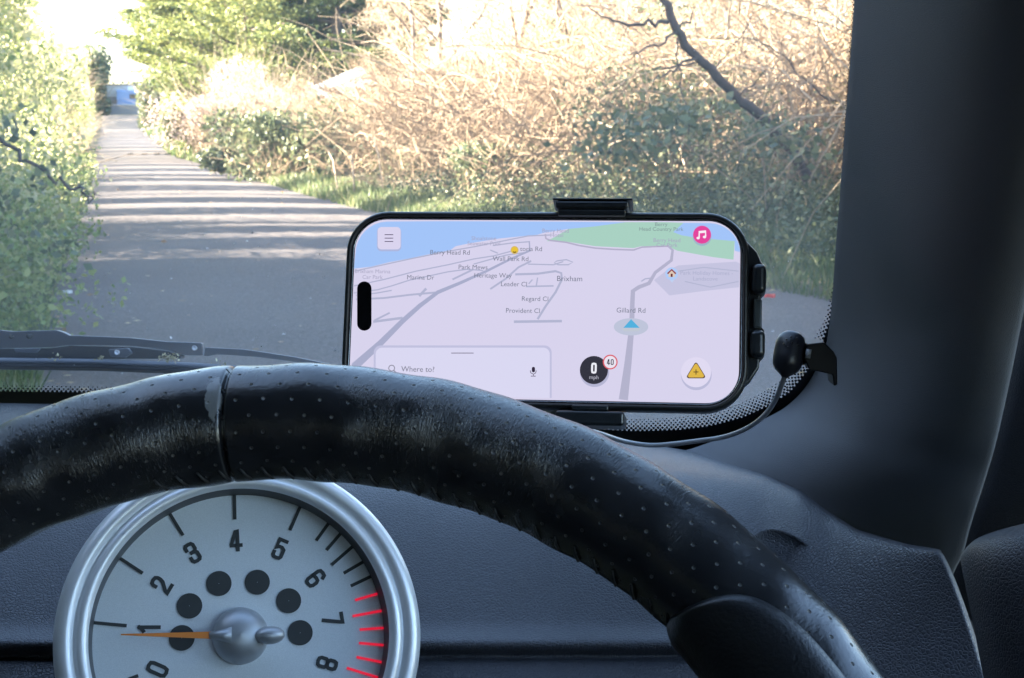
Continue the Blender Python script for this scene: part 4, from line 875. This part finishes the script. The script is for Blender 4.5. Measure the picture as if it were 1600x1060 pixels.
pn = [p for p in rr_px(587, 859, 543.5, 700, 10)[:14]] + [(587, 617), (859, 622)]
spoly('search_panel', pn, (222, 220, 246), 5); sline('panel_handle', [(705, 552), (740, 552)], 1.6, (150, 146, 168), 6); sline('search_icon', circ(612, 575.5, 4.6, 16) + [(616.6, 575.5)], 1.1, (110, 110, 126), 6); sline('search_icon', [(615.5, 579), (619, 583)], 1.2, (110, 110, 126), 6)
stext('Where to?', 653, 577.5, 12, (120, 120, 138), 6, name='search_text')
spoly('voice_icon', rr_px(831, 836, 573.5, 582, 2.4), (50, 40, 62), 6); sline('voice_icon', [(828.5, 579), (829.5, 583), (833.3, 585), (837, 583), (838, 579)], 1.1, (90, 80, 100), 6); sline('voice_icon', [(833.4, 585), (833.4, 588), (829.5, 588), (837, 588)], 1.1, (90, 80, 100), 7)
MB().poly([S(x, y, .0007) for x, y in rr_px(558, 580.5, 440, 517, 11)]).build('camera_cutout', M_BLK, ph)
MB().box((.005, .0380, -.006), (.026, .0012, .003)).build('side_button', M_CASE, ph, bevel=.0004)

# ------------------------------------------------------------------ phone holder
hd = empty('phone_holder', mw=PM); tag(hd, 'black clamp holder gripping the phone at its top, bottom and right side', 'phone holder')
def hbox(name, x0, x1, y0, y1, z0, z1, bev=.0012, m=None, par=None): return MB().box(((x0 + x1) / 2, (y0 + y1) / 2, (z0 + z1) / 2), (x1 - x0, y1 - y0, z1 - z0)).build(name, m or M_HOLD, par or hd, bevel=bev, bseg=3)
a, b2 = S(868, 318, .004), S(981, 330, .004)
tcx = hbox('top_clamp', a.x, b2.x, .0380, .0412, -.016, .0042, .0011); hbox('pad', a.x + .001, b2.x - .001, .0354, .0379, .0016, .0036, .0006, par=tcx)
MB().prism([Vector((a.x - .0018, .0412, -.016)), Vector((a.x - .0018, .0427, -.016)), Vector((a.x - .0012, .0422, .004)), Vector((a.x - .0012, .0414, .004))], (b2.x - a.x + .003, 0, 0)).build('clamp_lip', M_HOLD, tcx, bevel=.0003)
a, b2 = S(868, 634, .004), S(975, 664, .004)
bcx = hbox('bottom_clamp', a.x, b2.x, -.0440, -.0385, -.016, .0048, .0013); hbox('pad', a.x + .006, b2.x - .006, -.0384, -.0364, .0016, .0040, .0006, par=bcx)
o_ = [(1160, 376), (1168, 378), (1183, 394), (1190, 410), (1196, 416), (1197, 456), (1188, 464), (1188, 508), (1194, 516), (1195, 555), (1187, 563), (1186, 574), (1172, 596), (1160, 606)]
sc_ = MB().prism([S(x, y, -.004) for x, y in o_], (0, 0, -.009)).build('side_clamp', M_HOLD, hd, bevel=.0008)
def knob(x0, x1, y0, y1, nm='rubber_foot'):
    p = S(x0, y1, 0); q = S(x1, y0, 0); hbox(nm, p.x, q.x, p.y, q.y, -.012, .002, .0022, par=sc_)
knob(1174, 1197.5, 413, 459); knob(1171, 1195.5, 516, 559)
p = S(1177, 512, 0); q = S(1191, 466, 0); hbox('slide_bar', p.x, q.x, p.y, q.y, -.010, -.0015, .0008, mat('grey_plastic', (.05, .06, .065), .22), sc_)
hbox('back_plate', -.03, .075, -.03, .03, -.020, -.0125, .003); hbox('back_bar', .012, .024, -.044, .043, -.017, -.0128, .001)
j0 = PI_ @ C(880, 690, .70); MB().tube([Vector((.015, 0, -.02)), Vector((.015, -.01, -.04)), j0 + Vector((0, .012, 0)), j0], [.008, .008, .009, .02], 16).build('arm', M_HOLD, hd, True)

# ------------------------------------------------------------------ microphone
mic = empty('microphone', tuple(C(1235, 552, .625))); tag(mic, 'small black round microphone on a bracket with its cable, clipped to the pillar', 'microphone')
mi = Matrix.Translation(-mic.location)
def L_(p): return p - mic.location
M_MIC = mat('mic_plastic', (.012, .012, .018), .38); M_MICB = mat('mic_bracket', (.004, .004, .005), .5, spec=.2); M_CABLE = mat('cable_sheath', (.22, .225, .24), .3)
ax0 = L_(C(1226, 590, .622)); ax1 = L_(C(1239, 519, .628)); axv = (ax1 - ax0); Lm = axv.length; qm = axv.to_track_quat('Z', 'Y').to_matrix().to_4x4(); mm = Matrix.Translation(ax0) @ qm
prof = [(.0001, 0), (.0012, 0), (.0020, .05), (.0046, .16), (.0058, .26), (.0062, .42), (.00615, .60), (.0062, .62), (.0061, .75), (.0052, .88), (.0036, .96), (.0018, .99), (.0001, 1)]
hdm = MB().lathe([(r_, z_ * Lm) for r_, z_ in prof], 36, mm).build('head', M_MIC, mic, True)
for px, py in ((1229, 531), (1236, 527), (1245, 529), (1225, 538), (1238, 536), (1231, 543), (1247, 540)):
    p = L_(C(px, py, .6195)); MB().lathe([(.0004, -.0008), (.0004, 0), (.0001, 0)], 8, Matrix.Translation(p) @ Matrix.Rotation(R(90), 4, 'X')).build('sound_hole', M_FRIT, hdm)
MB().prism([L_(C(x, y, .622)) for x, y in ((1262, 538), (1288, 535), (1303, 550), (1308, 560), (1309, 602), (1303, 604), (1301, 586), (1288, 583), (1264, 578), (1257, 560))], (0, .012, 0)).build('bracket', M_MICB, mic, bevel=.0006)
MB().tube([L_(C(1253, 556, .626)), L_(C(1272, 556, .628))], .0035, 14).build('pivot', M_MICB, mic, True)
MB().tube([L_(C(1262, 560, .620)), L_(C(1264, 546, .620))], .0011, 10).build('screw', M_CABLE, mic, True)
cp = np.array([tuple(C(*p)) for p in ((1226, 588, .623), (1221, 602, .628), (1213, 622, .64), (1200, 643, .66), (1182, 660, .68), (1158, 674, .69), (1128, 684, .70), (1092, 689, .705), (1052, 694, .71), (1015, 696, .712), (975, 690, .705), (935, 677, .69), (900, 668, .68))])
t = np.linspace(0, len(cp) - 1.001, 60); cpp = [L_(Vector(cr(cp, v))) for v in t]
MB().tube(cpp, .0011, 10).build('cable', M_CABLE, mic, True)

# ------------------------------------------------------------------ wiper
M_WIP = mat('wiper_paint', (.085, .095, .12), .4); M_RUB = mat('wiper_rubber', (.02, .022, .024), .5); M_MET = mat('rivet_metal', (.5, .5, .52), .3, .9); M_MOSS = leaf_mat('moss', [(.2, (.16, .13, .05)), (.9, (.45, .38, .22))], .2)
wp = empty('windscreen_wiper', tuple(on_glass(100, 545, 0, .02))); tag(wp, 'black windscreen wiper parked at the bottom of the glass', 'wiper')
def WL(px, py, off): return on_glass(px, py, 0, off) - wp.location
gn = Vector((0, 1, -.15)).normalized()
def wprism(name, pts, off, th, m, bev=.0008, par=None): return MB().prism([WL(x, y, off) for x, y in pts], gn * th).build(name, m, par or wp, bevel=bev)
arm_o = [(-160, 518), (0, 516), (20, 518), (50, 517), (88, 516), (98, 519), (108, 524), (160, 526), (205, 528), (260, 534), (290, 535), (315, 536), (317, 545), (317, 556), (298, 556), (282, 555), (262, 548), (235, 544), (205, 541), (150, 540), (105, 540), (85, 543), (0, 545), (-160, 547)]
arm = wprism('arm', arm_o, .022, .006, M_WIP)
wprism('arm_rib', [(-160, 547), (80, 544), (110, 540), (205, 542), (262, 549), (282, 556), (282, 561), (-160, 563)], .012, .012, M_FRIT, par=arm)
wprism('bracket', [(20, 545), (62, 544), (57, 552), (24, 551)], .010, .004, M_WIP, par=arm)
wprism('bracket', [(168, 546), (200, 544), (206, 552), (195, 559), (172, 558)], .009, .004, M_WIP, par=arm)
wprism('blade_link', [(320, 543), (380, 546), (415, 551), (460, 558), (510, 568), (545, 577), (545, 581), (500, 573), (455, 565), (400, 558), (340, 554), (325, 557), (318, 557)], .016, .005, M_WIP)
rows_ = [(-160, 560), (0, 561), (150, 563), (300, 569), (400, 575), (500, 581), (560, 586)]
wprism('blade', rows_ + [(560, 592), (500, 590), (400, 590), (300, 586), (150, 580), (0, 578), (-160, 577)], .006, .006, M_RUB, .002)
MB().tube([WL(x, y + 2, .0055) for x, y in rows_], .0014, 8).build('blade_edge', M_WIP, wp, True)
MB().tube([WL(x, y + 9, .0045) for x, y in rows_], .0016, 8).build('rubber_lip', M_SEAL, wp, True)
for px, py in ((183, 551), (304, 544)):
    p = WL(px, py, .0212 if px > 200 else .0082); rm = (-gn).to_track_quat('Z', 'Y').to_matrix().to_4x4()
    MB().lathe([(.0014, -.001), (.0015, .0006), (.0009, .0009), (.0006, .0002), (.0001, .0002)], 16, Matrix.Translation(p) @ rm).build('rivet', M_MET, arm, True)
for px, py, r in ((18, 526, .0013), (46, 525, .0017)):
    p = WL(px, py, .0212); MB().lathe([(r, -.0004), (r, .0006), (.0001, .0006)], 14, Matrix.Translation(p) @ rm).build('hole', M_FRIT, arm, True)
P = np.concatenate([np.array(WL(x, y, .004)) + rng.normal(size=(n, 3)) * np.array([s, s * .5, s * .5]) for x, y, s, n in ((268, 560, .0022, 60), (256, 559, .0015, 25), (157, 559, .0012, 16), (90, 559, .0018, 16), (345, 570, .002, 14))])
tag(link('moss', mesh_np('moss', *leaves(P, .0016)), M_MOSS, wp), kind='stuff')
print('TRIS', sum(len(o.data.polygons) for o in SC.objects if o.type == 'MESH'))
